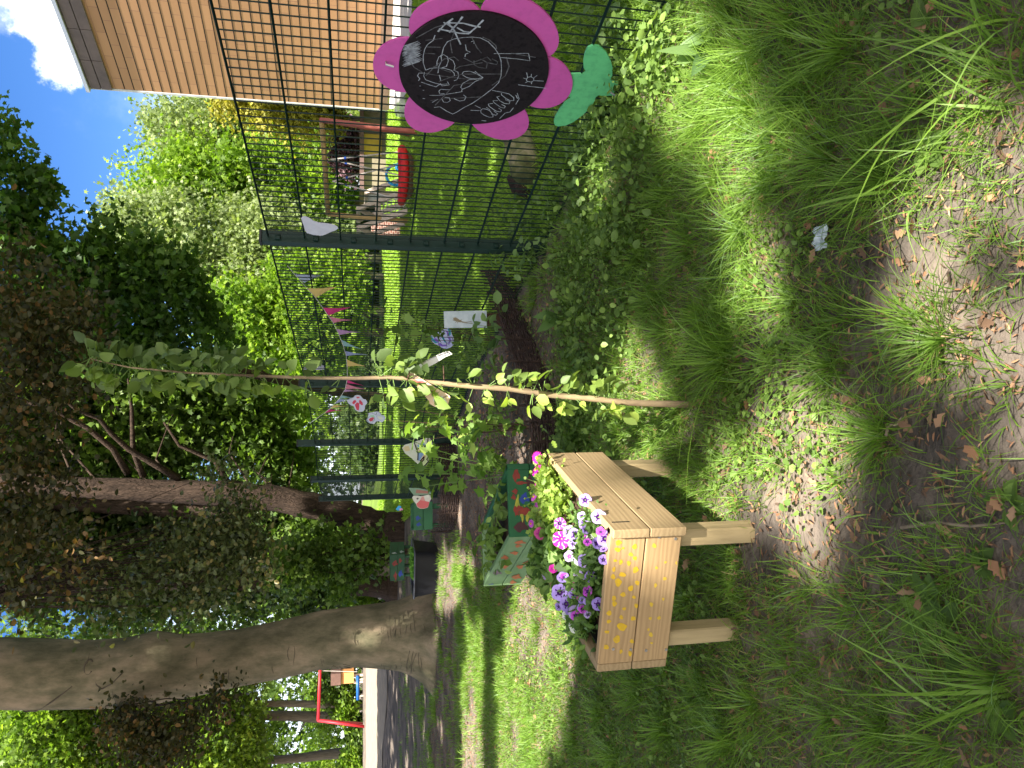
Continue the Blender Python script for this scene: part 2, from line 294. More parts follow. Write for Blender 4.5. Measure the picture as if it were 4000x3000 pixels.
# ------------------------------------------------------------------ the clinker tile building
def building():
    c0 = G(1524, 428); c1 = G(1542, 0); dr = (c1 - c0)[:2]; dr = dr / np.linalg.norm(dr)
    # wall direction from the roof edge vanishing point
    dr = np.array((1608, -2912.)); dr /= np.linalg.norm(dr)
    nrm = np.array((dr[1], -dr[0], 0)); nrm = nrm if nrm[1] < 0 else -nrm
    top = float(PY(352, 325, c0[1])[2]); d3 = np.array((dr[0], dr[1], 0)); LEN = 26.0
    t = thing('clinker_building', (c0[0], c0[1], 0), 'tall terracotta tile clad building with grey tile rows under its roof edge', 'building')
    m = bpy.data.materials.new('terracotta_tiles'); m.use_nodes = True; T = m.node_tree; b = T.nodes['Principled BSDF']; b.inputs['Roughness'].default_value = .75
    uv = T.nodes.new('ShaderNodeUVMap'); br = T.nodes.new('ShaderNodeTexBrick'); T.links.new(uv.outputs[0], br.inputs[0])
    br.inputs['Scale'].default_value = 1; br.inputs['Brick Width'].default_value = .9; br.inputs['Row Height'].default_value = .31; br.inputs['Mortar Size'].default_value = .012
    br.inputs['Color1'].default_value = (.47, .255, .125, 1); br.inputs['Color2'].default_value = (.40, .215, .105, 1); br.inputs['Mortar'].default_value = (.33, .17, .10, 1); br.inputs['Bias'].default_value = -.2
    T.links.new(br.outputs[0], b.inputs['Base Color'])
    mr = M('grey_tiles', (.17, .13, .12), (.12, .095, .09), scale=2, rough=.7); mg = M('dark_joint', (.035, .025, .02), rough=.9)
    mc = M('zinc_coping', (.55, .58, .62), (.45, .48, .52), rough=.4, metal=.3); mt = M('corner_trim', (.75, .75, .75), rough=.6)
    p = lambda s, z, o=0: c0 * np.array((1, 1, 0)) + d3 * s + nrm * o + np.array((0, 0, z))
    me = bpy.data.meshes.new('wall'); off = c0 * np.array((1, 1, 0)); back = -nrm * 14
    vs = [p(0, 0), p(LEN, 0), p(LEN, top - .01), p(0, top - .01)]; vs += [v + back for v in vs]
    me.from_pydata([tuple(v - off) for v in vs], [], [(0, 1, 2, 3), (4, 7, 6, 5), (0, 3, 7, 4), (1, 5, 6, 2), (3, 2, 6, 7)])
    ul = me.uv_layers.new(name='UVMap'); uvs = {0: (0, 0), 1: (LEN, 0), 2: (LEN, top - .01), 3: (0, top - .01), 4: (14, 0), 5: (LEN + 14, 0), 6: (LEN + 14, top - .75), 7: (14, top - .75)}
    for i, l in enumerate(me.loops): ul.data[i].uv = uvs[l.vertex_index]
    link('wall', me, m, t)
    mb = MB(); z = .31
    while z < top - .9:
        mb.quadbox([p(.02, z - .016, .006), p(LEN, z - .016, .006), p(LEN, z + .016, .006), p(.02, z + .016, .006)], nrm, .02); z += .31
    put('tile_joints', mb, mg, t)
    mb = MB()
    for k, z in enumerate((top - .73, top - .37)):
        n = 22
        for i in range(n): mb.quadbox([p(i * LEN / n + .01, z, .10), p((i + 1) * LEN / n - .01, z, .10), p((i + 1) * LEN / n - .01, z + .33, .10), p(i * LEN / n + .01, z + .33, .10)], nrm, .12 + k * .01)
    put('roof_edge_tiles', mb, mr, t)
    mb = MB(); mb.quadbox([p(-.1, top, .18), p(LEN, top, .18), p(LEN, top + .12, .18), p(-.1, top + .12, .18)], nrm, 14); put('roof', mb, mc, t)
    mb = MB(); mb.quadbox([p(-.09, 0, .02), p(-.01, 0, .02), p(-.01, top, .02), p(-.09, top, .02)], nrm, .1); put('corner_trim', mb, mt, t)
    mb = MB(); mb.quadbox([p(-.02, 0.0, .03), p(LEN, 0.0, .03), p(LEN, .42, .03), p(-.02, .42, .03)], nrm, .02); put('plinth', mb, M('plinth', (.30, .2, .14), rough=.9), t)
    q = [np.array((*G(x, y)[:2], .05)) for x, y in ((1526, 428), (1545, 425), (1600, 360), (1622, 0), (1640, -400), (1552, -400), (1541, 0))]
    mb = MB(); mb.add(q[::-1], [tuple(range(7))]); tag(put('pavement', mb, m_pave), kind='structure')
    return np.array(q)[:, :2]
PAVE = building()
# ------------------------------------------------------------------ trees
BARK = dict(bump=1.0, bscale=9, stretch=(6, 6, 1), rough=.95, spec=.1)
m_barkd = M('dark_bark', (.085, .058, .043), (.03, .022, .017), scale=3, dist=.05, **BARK)
m_barkl = M('pale_bark', (.42, .37, .32), (.20, .17, .14), scale=2, dist=.03, **BARK)
m_barkg = M('grey_bark', (.20, .17, .13), (.10, .085, .065), scale=2, dist=.03, **BARK)
m_beech = M('beech_bark', (.29, .225, .15), (.09, .085, .05), scale=3.2, rough=.9, bump=.7, bscale=20, c3=(.17, .145, .09), stretch=(1, 1, .5), spec=.15, dist=.02, detail=12)
l_lime = LM('lime_leaves', [(.07, .14, .012), (.16, .27, .025), (.29, .40, .05)], .5)
l_birch = LM('birch_leaves', [(.11, .16, .05), (.22, .28, .11), (.36, .42, .20)], .45)
l_maple = LM('maple_leaves', [(.03, .075, .012), (.06, .13, .02), (.12, .22, .035)], .45)
l_mid = LM('mid_leaves', [(.05, .09, .015), (.09, .16, .028), (.18, .27, .045)], .45)
l_dark = LM('dark_leaves', [(.025, .05, .012), (.05, .09, .02), (.10, .15, .03)], .35)
l_yel = LM('golden_leaves', [(.18, .18, .03), (.36, .33, .05), (.50, .44, .09)], .35)
l_cop = LM('copper_beech_leaves', [(.03, .035, .015), (.055, .06, .022), (.10, .085, .032), (.22, .13, .05)], .35, pos=[0, .45, .85, 1], tcol=(1.6, 1.5, .6))
l_cop2 = LM('beech_leaves_grey', [(.045, .06, .022), (.08, .105, .035), (.14, .17, .06), (.24, .20, .07)], .3, pos=[0, .4, .8, 1], rough=.4, tcol=(1.4, 1.4, .7))
l_plum = LM('plum_leaves', [(.07, .03, .045), (.14, .07, .09), (.24, .15, .17)], .2, tcol=(1.3, .8, .9))
def tree(name, label, trunk, radii, mb_bark, blobs, nl, cr, size, tpl, lmat, nbr=25, br0=.05, cat='tree', droop=.4, group=None, keep=None, seg=10, jit=.12, up=.8):
    t = thing(name, trunk[0], label, cat, group)
    if size > .25: nl = int(nl * 1.8); size *= .72
    C = crown('crown', blobs, nl, cr, size, tpl, lmat, t, droop, keep, up=up)
    mb = MB(); tr = [np.array(p, float) for p in trunk]; dense = []; rr = []
    for i in range(len(tr) - 1):
        for k in range(4): f = k / 4; dense.append(tr[i] * (1 - f) + tr[i + 1] * f + (rng.normal(size=3) * radii[i] * .06 if i + k else 0)); rr.append(radii[i] * (1 - f) + radii[i + 1] * f)
    dense.append(tr[-1]); rr.append(radii[-1])
    mb.tube(dense, rr, seg, jit=jit); put('trunk', mb, mb_bark, t, smooth=True)
    if nbr:
        mb = MB(); branches(mb, dense[4:], C, nbr, br0); put('branches', mb, mb_bark, t, smooth=True)
    return t
def TP(*pts): return [PY(x, y, Yd) for x, y, Yd in pts]
def base(x, y, Yd): p = PY(x, y, Yd); p[2] = float(H(p[0], p[1])) - .05; return p
# far bright trees beyond the lawn
tree('birch_tree', 'pale silvery birch crown just left of the terracotta building', [base(1480, 590, 44)] + TP((1200, 570, 44), (900, 545, 44), (640, 540, 44)), [.22, .17, .12, .04], m_barkl,
     [IB(700, 530, 44, 140, 80, 26), IB(860, 500, 44, 190, 95, 44), IB(1060, 480, 44, 190, 110, 50), IB(1250, 520, 44, 170, 120, 40), IB(760, 620, 44, 120, 60, 16)], 95, .75, .34, SPRAY, l_birch, 30, .05, droop=1.2)
tree('lime_tree', 'bright yellow-green lime crown in the middle of the sunlit tree row', [base(1480, 800, 41)] + TP((1200, 790, 41), (900, 760, 41), (700, 740, 41)), [.25, .18, .12, .05], m_barkg,
     [IB(640, 740, 41, 150, 70, 22), IB(820, 700, 41, 190, 110, 46), IB(1000, 730, 41, 210, 150, 64), IB(1220, 700, 41, 190, 170, 60), IB(700, 820, 41, 140, 60, 18)], 105, .7, .36, SPRAY, l_lime, 30, .05, droop=.8)
tree('birch_tree', 'tall feathery birch with a white trunk behind the first fence post', [base(1480, 1010, 37)] + TP((1250, 1000, 37), (1000, 1000, 37), (800, 985, 37), (560, 900, 37)), [.2, .17, .13, .09, .03], m_barkl,
     [IB(520, 880, 37, 130, 80, 22), IB(680, 930, 37, 200, 120, 55), IB(850, 1020, 37, 220, 140, 60), IB(1030, 940, 37, 200, 130, 50), IB(1000, 1100, 37, 180, 110, 40), IB(1250, 1000, 37, 160, 110, 30)], 95, .65, .30, SPRAY, l_birch, 34, .05, droop=1.2)
tree('linden_tree', 'glowing lime-green tree standing behind the bunting', [base(1480, 1300, 33)] + TP((1250, 1290, 33), (1050, 1280, 33), (900, 1260, 33)), [.22, .17, .1, .04], m_barkg,
     [IB(900, 1230, 33, 120, 80, 22), IB(1040, 1280, 33, 180, 130, 60), IB(1220, 1330, 33, 170, 150, 60), IB(1080, 1430, 33, 150, 80, 30), IB(1200, 1130, 33, 150, 100, 40), IB(1350, 1150, 33, 70, 100, 18), IB(1150, 1560, 33, 130, 90, 24)], 105, .55, .30, SPRAY, l_lime, 30, .045, droop=.7)
tree('golden_tree', 'small yellow-leaved tree tight against the corner of the building', [base(1495, 470, 34)] + TP((1300, 455, 34), (1050, 420, 34)), [.12, .1, .04], m_barkg,
     [IB(930, 395, 34, 110, 35, 10), IB(1040, 410, 34, 150, 45, 22), IB(1180, 430, 34, 140, 60, 24), IB(1290, 450, 34, 70, 50, 10)], 80, .4, .26, OVAL, l_yel, 12, .03)
for i, (y, x0, tilt, r, Yd, mt) in enumerate(((690, 1100, -30, .13, 40, m_barkl), (1060, 1200, 20, .12, 34, m_barkl), (1180, 1150, 40, .15, 33, m_barkl), (1240, 1180, -25, .13, 35, m_barkg), (560, 1150, 25, .12, 43, m_barkg))):
    tree('birch_tree' if mt is m_barkl else 'linden_tree', ['leaning white birch trunk behind the crossbar of the nest swing', 'slim pale birch trunk right behind the grey paper shape', 'pale birch trunk behind the pink bunting pennants', 'grey linden trunk between two pale trunks behind the bunting', 'grey linden trunk beside the purple bush'][i],
         [base(1475, y + tilt, Yd)] + TP((x0 + 180, y + tilt * .4, Yd), (x0, y, Yd)), [r * 1.5, r, r * .5], mt, [IB(x0, y, Yd, 120, 70, 14)], 60, .5, .28, SPRAY, l_mid if i % 2 else l_lime, 8, .03)
# hedge, plum bush and wood floor behind the lawn
def bush(name, label, blobs, nl, cr, size, tpl, lmat, gpt, cat='shrub', group=None, nbr=14, br=.02, droop=.1):
    t = thing(name, gpt, label, cat, group); C = crown('foliage', blobs, nl, cr, size, tpl, lmat, t, droop)
    mb = MB(); g = np.array(gpt, float)
    for i in rng.choice(len(C), min(nbr, len(C)), replace=False):
        c = C[i]; m1 = g * .5 + c * .5 + rng.normal(size=3) * .08 * np.linalg.norm(c - g); mb.tube([g + rng.normal(size=3) * (.04, .04, 0), m1, c], [br, br * .6, br * .2], 5, cap=False)
    put('stems', mb, m_barkd, t, smooth=True); return t
bush('plum_bush', 'purple-leaved bush behind the nest swing', [IB(1340, 530, 37, 55, 40, 14), IB(1345, 610, 37, 60, 50, 18), IB(1370, 660, 37, 40, 30, 8), IB(1390, 560, 37, 30, 60, 10)], 70, .28, .2, OVAL, l_plum, base(1470, 600, 37))
for i, (y, hx, ry, lm, lb) in enumerate(((900, 1380, 90, l_dark, 'dark shrub behind the wooden climbing frame'), (1080, 1400, 90, l_dark, 'dark undergrowth behind the magenta pennant'), (1250, 1400, 110, l_mid, 'green shrub at the lawn edge behind the lilac pennant'),
                                        (1420, 1410, 100, l_dark, 'dark shrub at the lawn edge behind the sapling stem'), (1600, 1400, 120, l_dark, 'dark shrub at the far lawn edge behind the second fence post'), (1780, 1390, 110, l_dark, 'low dark shrub at the end of the lawn between far fence posts'), (780, 1440, 60, l_dark, 'low dark shrub behind the hanging red swing'))):
    bush('woodland_shrub', lb, [IB(hx, y, 46, 75, ry, 34), IB(hx + 40, y + 20, 44.5, 45, ry, 22)], 60, .5, .3, SPRAY, lm, base(1475, y, 45), group='shrubs along the far lawn edge')
# middle-distance maples
mA = [base(1566, 2075, 19.5)] + TP((1500, 2062, 19.5), (1400, 2022, 19.4), (1250, 1982, 19.3), (1100, 1950, 19.2), (900, 1925, 19), (500, 1912, 18.8), (100, 1890, 18.6), (-300, 1870, 18.6))
tree('maple_tree', 'dark furrowed maple trunk curving up at the end of the fence, with forking boughs', mA, [.52, .42, .36, .33, .32, .30, .26, .23, .18], m_barkd,
     [IB(160, 1400, 22.2, 200, 170, 62), IB(450, 1480, 22.2, 210, 180, 74), IB(760, 1560, 22.7, 200, 150, 60), IB(300, 1720, 23.2, 260, 160, 74), IB(620, 1720, 23.2, 220, 130, 60), IB(960, 1640, 23.2, 190, 150, 56), IB(1120, 1790, 23.7, 120, 120, 34), IB(120, 1950, 23.2, 160, 140, 40), IB(-150, 1600, 21.2, 150, 500, 90), IB(450, 2000, 24.2, 200, 120, 44)], 90, .42, .17, MAPLE, l_mid, 16, .035, seg=14, jit=.22)
mA_t = [o for o in COL.objects if o.name.startswith('maple_tree')][-1]
for L in (((500, 1850), (440, 1753), (337, 1669), (199, 1603), (0, 1530), (-200, 1450)), ((700, 1870), (603, 1814), (500, 1753), (434, 1693), (386, 1633), (301, 1603), (229, 1542), (100, 1440)), ((560, 1860), (520, 1760), (515, 1600), (500, 1480)), ((900, 1900), (840, 1800), (700, 1740), (640, 1650))):
    mb = MB(); mb.tube([PY(x, y, 18.9 - .25 * i) for i, (x, y) in enumerate(L)], [.085 * (1 - .75 * i / (len(L) - 1)) for i in range(len(L))], 8, jit=.1); put('limb', mb, m_barkd, mA_t, smooth=True)
mB = [base(1560, 2105, 22)] + TP((1400, 2090, 22), (1200, 2040, 22), (900, 2000, 22), (500, 1975, 22), (0, 1950, 22))
tree('maple_tree', 'darker maple trunk close behind the curved one', mB, [.4, .34, .3, .28, .24, .2], m_barkd, [IB(300, 2080, 23, 240, 140, 60), IB(700, 2050, 23, 220, 140, 60), IB(1050, 2060, 22.5, 200, 110, 50), IB(0, 2100, 22, 150, 200, 40)], 90, .42, .17, MAPLE, l_dark, 20, .05, seg=12, jit=.2)
for i, (y, dy, r, lb) in enumerate(((2225, -25, .26, 'brown maple trunk rising behind the small dark green planter'), (2285, 10, .36, 'hollow-barked maple trunk left of the small dark green planter'))):
    b_ = base(1556, y + dy * .3, 22); tree('maple_tree', lb, [b_] + TP((1480, y, 22), (1300, y - dy, 22), (900, y - dy * 2, 22), (400, y - dy * 2.5, 22), (0, y - dy * 3, 22)), [r * 1.5, r, r * .9, r * .8, r * .6, r * .4], m_barkd if i else m_barkg,
     [IB(200 + 60 * i, 2190 + 90 * i, 23, 230, 110, 54), IB(600, 2170 + 110 * i, 23, 220, 110, 54), IB(950, 2150 + 130 * i, 23, 190, 100, 46), IB(1230, 2130 + 130 * i, 21, 130, 90, 36)], 85, .4, .16, MAPLE, l_dark if i else l_mid, 16, .04, seg=12, jit=.2)
# dark leafy maple reaching in over the lawn
mC = [base(1545, 1560, 24), PY(1300, 1530, 23), PY(800, 1420, 20), PY(300, 1300, 17), PY(-300, 1150, 15.5)]
tree('maple_tree', 'dark green maple boughs hanging against the blue sky at the top', mC, [.14, .13, .12, .10, .08], m_barkd,
     [IB(20, 500, 15, 45, 40, 5), IB(50, 640, 15, 60, 50, 8), IB(170, 720, 15, 60, 35, 7), IB(130, 800, 15, 70, 55, 10), IB(40, 900, 15, 90, 90, 18), IB(120, 980, 15, 120, 90, 22), IB(290, 1010, 15, 90, 80, 14), IB(430, 930, 15, 80, 45, 8), IB(420, 1040, 15, 120, 90, 22),
      IB(590, 1010, 15, 90, 70, 13), IB(680, 1100, 15, 130, 90, 24), IB(500, 1180, 15.5, 170, 120, 40), IB(280, 1200, 15.5, 200, 140, 46), IB(780, 1200, 15.5, 110, 60, 15), IB(620, 1330, 16, 150, 90, 28), IB(860, 1300, 16, 90, 45, 8), IB(60, 1150, 15, 150, 120, 30), IB(380, 1360, 16, 170, 100, 30), IB(840, 1420, 17, 90, 60, 10)],
     46, .23, .125, MAPLE, l_maple, 60, .03, droop=.5)
# trees behind the swing, far left
for i, (y0, y1, r, lb, lm) in enumerate(((2560, 2565, .18, 'grey trunk in leaf shade just left of the beech', l_mid), (2755, 2745, .20, 'grey trunk behind the red swing crossbar', l_lime), (2810, 2790, .30, 'thick sun-flecked trunk beside the red swing leg', l_mid), (2930, 2985, .26, 'forked sun-flecked trunk at the far left', l_lime), (3060, 3100, .3, 'outermost trunk at the left picture edge', l_mid))):
    tree('woodland_tree', lb, [base(1415, y0, 42 + i)] + TP((1200, (y0 + y1) / 2, 42 + i), (900, y1, 42 + i), (500, y1 + 20, 42 + i)), [r * 1.3, r, r * .8, r * .4], m_barkg,
         [IB(960, y0 + 40, 42, 70, 110, 14), IB(780, y0 + 30, 41, 160, 110, 34), IB(480, y0, 40, 200, 120, 44), IB(150, y0 + 20, 38, 200, 120, 40), IB(1250, y0 + 10, 50, 60, 70, 8)], 80, .6, .32, SPRAY, lm, 14, .06)
for i, (x, y, rx, ry, lm, lb) in enumerate(((1375, 2960, 45, 60, l_lime, 'bright leafy shrub left of the red swing'), (1350, 2760, 45, 60, l_lime, 'bright shrub below the red swing crossbar'), (1300, 2700, 70, 60, l_mid, 'yellowish shrub behind the blue beam'), (1395, 2880, 35, 50, l_mid, 'low shrub behind the red swing foot'), (1330, 2600, 60, 60, l_dark, 'dark shrub beside the beech trunk'), (1360, 3060, 60, 60, l_mid, 'leafy shrub at the left edge'))):
    bush('woodland_shrub', lb, [IB(x, y, 43, rx, ry, 26)], 60, .3, .24, OVAL, lm, base(1425, y, 43), group='shrubs behind the red swing')
bush('leafy_bush', 'fresh green bush between the beech and the hollow-barked maple', [IB(1400, 2340, 26, 65, 35, 22), IB(1440, 2380, 26, 45, 30, 10)], 60, .25, .16, MAPLE, l_lime, base(1500, 2360, 26))
bush('maple_undergrowth', 'fresh maple shoots in front of the dark trunks', [IB(1230, 2180, 18, 110, 60, 30), IB(1370, 2190, 18, 90, 55, 26), IB(1130, 2240, 18, 120, 80, 26), IB(1460, 2160, 18, 50, 40, 10), IB(1300, 2270, 18.5, 80, 40, 10)], 45, .28, .12, MAPLE, l_mid, base(1550, 2160, 18), nbr=40)
# distant wood behind everything
bl = []
for k in range(46):
    yy = -900 + k * 110; hgt = 1130 if 250 < yy < 1500 else 620
    if 300 < yy < 520: hgt = 1330
    for xx in range(hgt, 1470, 150): bl.append(IB(xx, yy + random.randint(-40, 40), 66 + random.random() * 6, 110, 90, 8))
P_, C_, T_ = clumps(bl, 70, 1.2); A0 = rng.normal(size=P_.shape); A0[:, 2] -= .5
kk = rng.random(len(P_)) < .55; P_ = P_[kk]; A0 = A0[kk]; T_ = T_[kk]
tag(put_arr('distant_wood', leafverts(P_, A0, .6 * (.6 + .7 * rng.random(len(P_))), SPRAY), None, SPRAY[1], np.clip(T_ + .2 * rng.normal(size=len(P_)), 0, 1), l_mid), 'distant green woodland closing the view behind the gardens', 'woodland', kind='stuff')
# the copper beech
def beech():
    Yb = 11.9; g = G(1672, 2490); t = thing('copper_beech', (g[0], Yb, 0), 'huge smooth grey beech trunk with initials carved in its bark and copper leaves', 'tree')
    prof = [(1704, 2500, 262), (1672, 2492, 218), (1640, 2486, 190), (1600, 2482, 172), (1560, 2483, 156), (1500, 2485, 146), (1400, 2486, 134), (1250, 2500, 126), (1100, 2535, 122), (950, 2565, 120), (800, 2590, 128), (700, 2600, 134), (600, 2602, 150), (480, 2622, 142), (350, 2630, 138), (150, 2635, 142), (0, 2635, 142), (-300, 2640, 140), (-900, 2640, 120)]
    seg = 56; vs = []; cen = []
    for i, (x, y, r) in enumerate(prof):
        c = PY(x, y, Yb); R = r * .86 / 2912 * Yb
        for k in range(seg):
            a = 2 * math.pi * k / seg; fl = max(0, (1.1 - c[2])) if c[2] < 1.1 else 0
            q = R * (1 + .03 * math.sin(3 * a + c[2]) + .02 * math.sin(5 * a - 2 * c[2]))
            if fl: q *= 1 + (.10 * math.cos(5 * a + .6) + .05 * math.cos(9 * a)) * fl * fl
            vs.append((c[0] + q * math.cos(a), c[1] + q * math.sin(a) * .95, c[2] if i else -.12))
        cen.append(c)
    mb = MB(); n = len(prof); mb.add(vs, [(i * seg + k, i * seg + (k + 1) % seg, (i + 1) * seg + (k + 1) % seg, (i + 1) * seg + k) for i in range(n - 1) for k in range(seg)])
    tr = put('trunk', mb, m_beech, t, smooth=True)
    # a few bark folds, knots and the carving lines, standing 5 mm proud as the healed bark ridges do
    def on(x, y):
        i = min(range(len(prof)), key=lambda j: abs(prof[j][0] - x)); j = i + 1 if x < prof[i][0] else max(i - 1, 0)
        f = 0 if j == i else (x - prof[i][0]) / (prof[j][0] - prof[i][0]); cy = prof[i][1] * (1 - f) + prof[j][1] * f; R = (prof[i][2] * (1 - f) + prof[j][2] * f) * .86
        dx = (y - cy) / R; dx = max(-.96, min(.96, dx)); c = PY(x, cy, Yb); Rw = R / 2912 * Yb
        return c + np.array((-dx * Rw, -math.sqrt(1 - dx * dx) * Rw * .955 - .004, 0))
    mb = MB(); o = lambda P: [on(1000 + a / 1.659, 2000 + b / 1.659) for a, b in P]
    for P in ([(365, 950), (372, 985), (385, 1000), (400, 1005)], [(365, 950), (385, 945), (395, 965), (392, 990)], [(428, 890), (433, 920), (437, 945)], [(443, 900), (448, 925)], [(495, 960), (505, 945), (520, 955), (530, 970), (530, 995), (515, 1005), (500, 1000), (495, 975), (495, 960)], [(515, 1005), (518, 1020), (530, 1015)],
              [(545, 950), (560, 985), (575, 1010)], [(575, 985), (590, 1000), (600, 1025)], [(590, 960), (600, 985), (620, 1015)], [(570, 935), (612, 950)], [(575, 960), (610, 975)], [(630, 730), (640, 780), (650, 800)], [(655, 770), (672, 820)], [(540, 760), (552, 860), (570, 940)], [(860, 630), (865, 740)], [(890, 640), (900, 760)], [(915, 640), (925, 800)], [(945, 620), (955, 760), (950, 900)], [(975, 600), (985, 740), (975, 960)], [(1005, 590), (1015, 700), (1000, 800)], [(1020, 830), (1000, 900), (1010, 970)], [(665, 960), (672, 1000)], [(820, 920), (828, 980)]):
        mb.tube(o(P), .0045, 5)
    for _ in range(46):
        x = random.uniform(1480, 1670) if _ < 34 else random.uniform(300, 1450); y0 = random.uniform(2380, 2560) + (1600 - x) * .1; ln_ = random.uniform(20, 90); mb.tube([on(x + 3 * math.sin(t * 5 + _), y0 + ln_ * t) for t in np.linspace(0, 1, 6)], [.0015, .004, .0045, .004, .003, .001], 4)
    put('carving', mb, M('scar_bark', (.12, .10, .07), rough=.95), tr)
    mb = MB(); K = lambda x, y, rx, ry, a0=0, a1=6.2: [on(x + rx * math.cos(a), y + ry * math.sin(a)) for a in np.linspace(a0, a1, 16)]
    for q in (K(385, 2570, 16, 22, .5, 5.5), K(905, 2620, 25, 30, 1.4, 4.7), K(455, 2760, 30, 45, 1.2, 5)): mb.tube(q, [.012] * 16, 6)
    for P in ([(330, 2630), (250, 2690), (170, 2740), (110, 2765)], [(820, 2660), (830, 2680), (840, 2710)], [(440, 2640), (480, 2620), (520, 2580)], [(440, 2640), (420, 2625), (415, 2600)]): mb.tube([on(*p) for p in P], .010, 6)
    put('bark_knots', mb, M('knot_bark', (.12, .095, .07), rough=.95), tr, smooth=True)
    # crown: hanging copper sprays overhead and round the knot, greyer sprays beside the trunk
    keepf = None
    bl = [IB(60, 1180, 8.5, 90, 90, 22, .5), IB(150, 1290, 8.5, 130, 110, 36, .5), IB(260, 1230, 8.5, 110, 80, 20, .4), IB(330, 1280, 8.5, 80, 70, 12, .4), IB(90, 1450, 8.5, 120, 110, 30, .5), IB(200, 1500, 8.5, 120, 90, 24, .5), IB(330, 1500, 8.5, 70, 50, 7, .3),
          IB(90, 1700, 8.5, 110, 140, 20, .5), IB(100, 1900, 8.5, 120, 120, 24, .5), IB(230, 1860, 8.5, 130, 90, 14, .4), IB(90, 2080, 8.5, 120, 120, 26, .5), IB(250, 2080, 8.5, 130, 90, 14, .4), IB(100, 2260, 8.8, 120, 120, 24, .4), IB(60, 1000, 8.5, 60, 60, 8, .4), IB(190, 1080, 8.5, 50, 40, 4, .3), IB(300, 2220, 9, 90, 60, 8, .4),
          IB(-250, 1600, 9, 220, 700, 150, 1.2)]
    C1 = crown('leaves', bl, 18, .19, .074, OVAL, l_cop, t, .25, up=.5)
    bl2 = [IB(480, 2820, 10.2, 90, 70, 24, .3), IB(600, 2850, 10.2, 130, 80, 34, .3), IB(700, 2900, 10, 100, 80, 22, .3), IB(820, 2800, 10.2, 90, 50, 14, .3), IB(560, 2960, 10, 130, 60, 22, .3), IB(880, 2720, 10.4, 60, 30, 7, .2)]
    C2 = crown('twig_leaves', bl2, 24, .16, .070, OVAL, l_cop, t, .2, up=.4)
    bl3 = [IB(700, 2150, 10, 170, 80, 30, .4), IB(880, 2080, 10, 170, 90, 44, .4), IB(930, 2000, 10, 110, 70, 22, .4), IB(860, 1830, 10, 100, 50, 8, .3), IB(820, 2230, 10, 150, 70, 34, .4), IB(1000, 2180, 10, 90, 90, 22, .4), IB(560, 2260, 10, 160, 70, 20, .4), IB(420, 2320, 10, 120, 50, 12, .3), IB(750, 2330, 10, 120, 40, 14, .3)]
    C3 = crown('drooping_leaves', bl3, 22, .19, .075, OVAL, l_cop2, t, .35, up=.5)
    mb = MB(); kn = on(470, 2750); top = PY(-500, 2640, Yb); topl = PY(-200, 2500, 10.5)
    for c in C2: 
        if random.random() < .35: mb.tube([kn, (kn + c) / 2 + rng.normal(size=3) * .06, c], [.012, .007, .002], 4, cap=False)
    for C, n, st in ((C1, 70, topl), (C3, 60, PY(-100, 2350, 10.8))):
        for i in rng.choice(len(C), min(n, len(C)), replace=False):
            c = C[i]; m_ = st * .45 + c * .55 + np.array((0, 0, .5)); mb.tube([st, m_, c], [.02, .009, .002], 4, cap=False)
    for e in (topl, PY(-100, 2350, 10.8)): mb.tube([top, (top + e) / 2 + np.array((0, 0, .4)), e], [.16, .1, .03], 8)
    put('branches', mb, m_barkd, t, smooth=True)
beech()
# ------------------------------------------------------------------ wire fence
m_fence = M('fence_green', (.004, .020, .014), (.003, .014, .010), scale=8, rough=.5, spec=.3)
m_post = M('post_green', (.005, .026, .018), (.004, .02, .014), scale=5, rough=.5, spec=.3)
def seg_n(a, b): d = (b - a)[:2]; d = d / np.linalg.norm(d); return np.array((d[0], d[1], 0)), np.array((-d[1], d[0], 0)) * (-1 if -d[1] * 1 > 0 else 1)
ft = thing('wire_mesh_fence', (p1[0], p1[1], 0), 'dark green double wire mesh fence running along the lawn', 'fence')
def panel(a, b, z0=.04, z1=Z_TOP):
    a = np.array((a[0], a[1], 0)); b = np.array((b[0], b[1], 0)); d, n = seg_n(a, b); L = np.linalg.norm(b - a); mb = MB(); k = int(L / .05)
    for i in range(k + 1):
        q = a + d * (L * i / k); mb.tube([q + (0, 0, z0 - .02), q + (0, 0, z1 + .0)], .0034, 4)
    for z in np.linspace(z0, z1 - .005, 9):
        for sgn in (-1, 1): o_ = n * sgn * .0065; mb.tube([a + o_ + (0, 0, z), b + o_ + (0, 0, z)], .0040, 4)
    put('mesh_panel', mb, m_fence, ft)
    return d, n
def post(p, d, zt, wdt=.074, clips=True):
    mb = MB(); mb.box((p[0], p[1], zt / 2 - .1), (wdt * .7, wdt, zt + .2), d, bev=.004); o = put('post', mb, m_post, ft)
    mb = MB(); mb.box((p[0], p[1], zt + .006), (wdt * .7 + .006, wdt + .006, .016), d, bev=.003); put('cap', mb, M('cap_black', (.02, .022, .022), rough=.5) if 'cap_black' not in bpy.data.materials else bpy.data.materials['cap_black'], o)
    if clips:
        mb = MB(); dn = np.array((-d[1], d[0], 0)); dn = dn if dn[0] < 0 else -dn
        for z in np.linspace(.12, Z_TOP - .06, 8):
            mb.box(np.array((p[0], p[1], z)) - d * (wdt * .35 + .008) + dn * .01, (.018, .03, .03), d, bev=.003)
        put('clips', mb, m_post, o)
pts = [p0, p1, p2, p3, p4, p5]
for i in range(len(pts) - 1):
    d, n = panel(pts[i], pts[i + 1]); post(pts[i + 1] + n * .0, d, [1.70, 1.72, 1.86, 1.74, 1.72][i])
pm = p0 + (p0 - p1); panel(pm, p0); post(p0, seg_n(p0, p1)[0], 1.7)
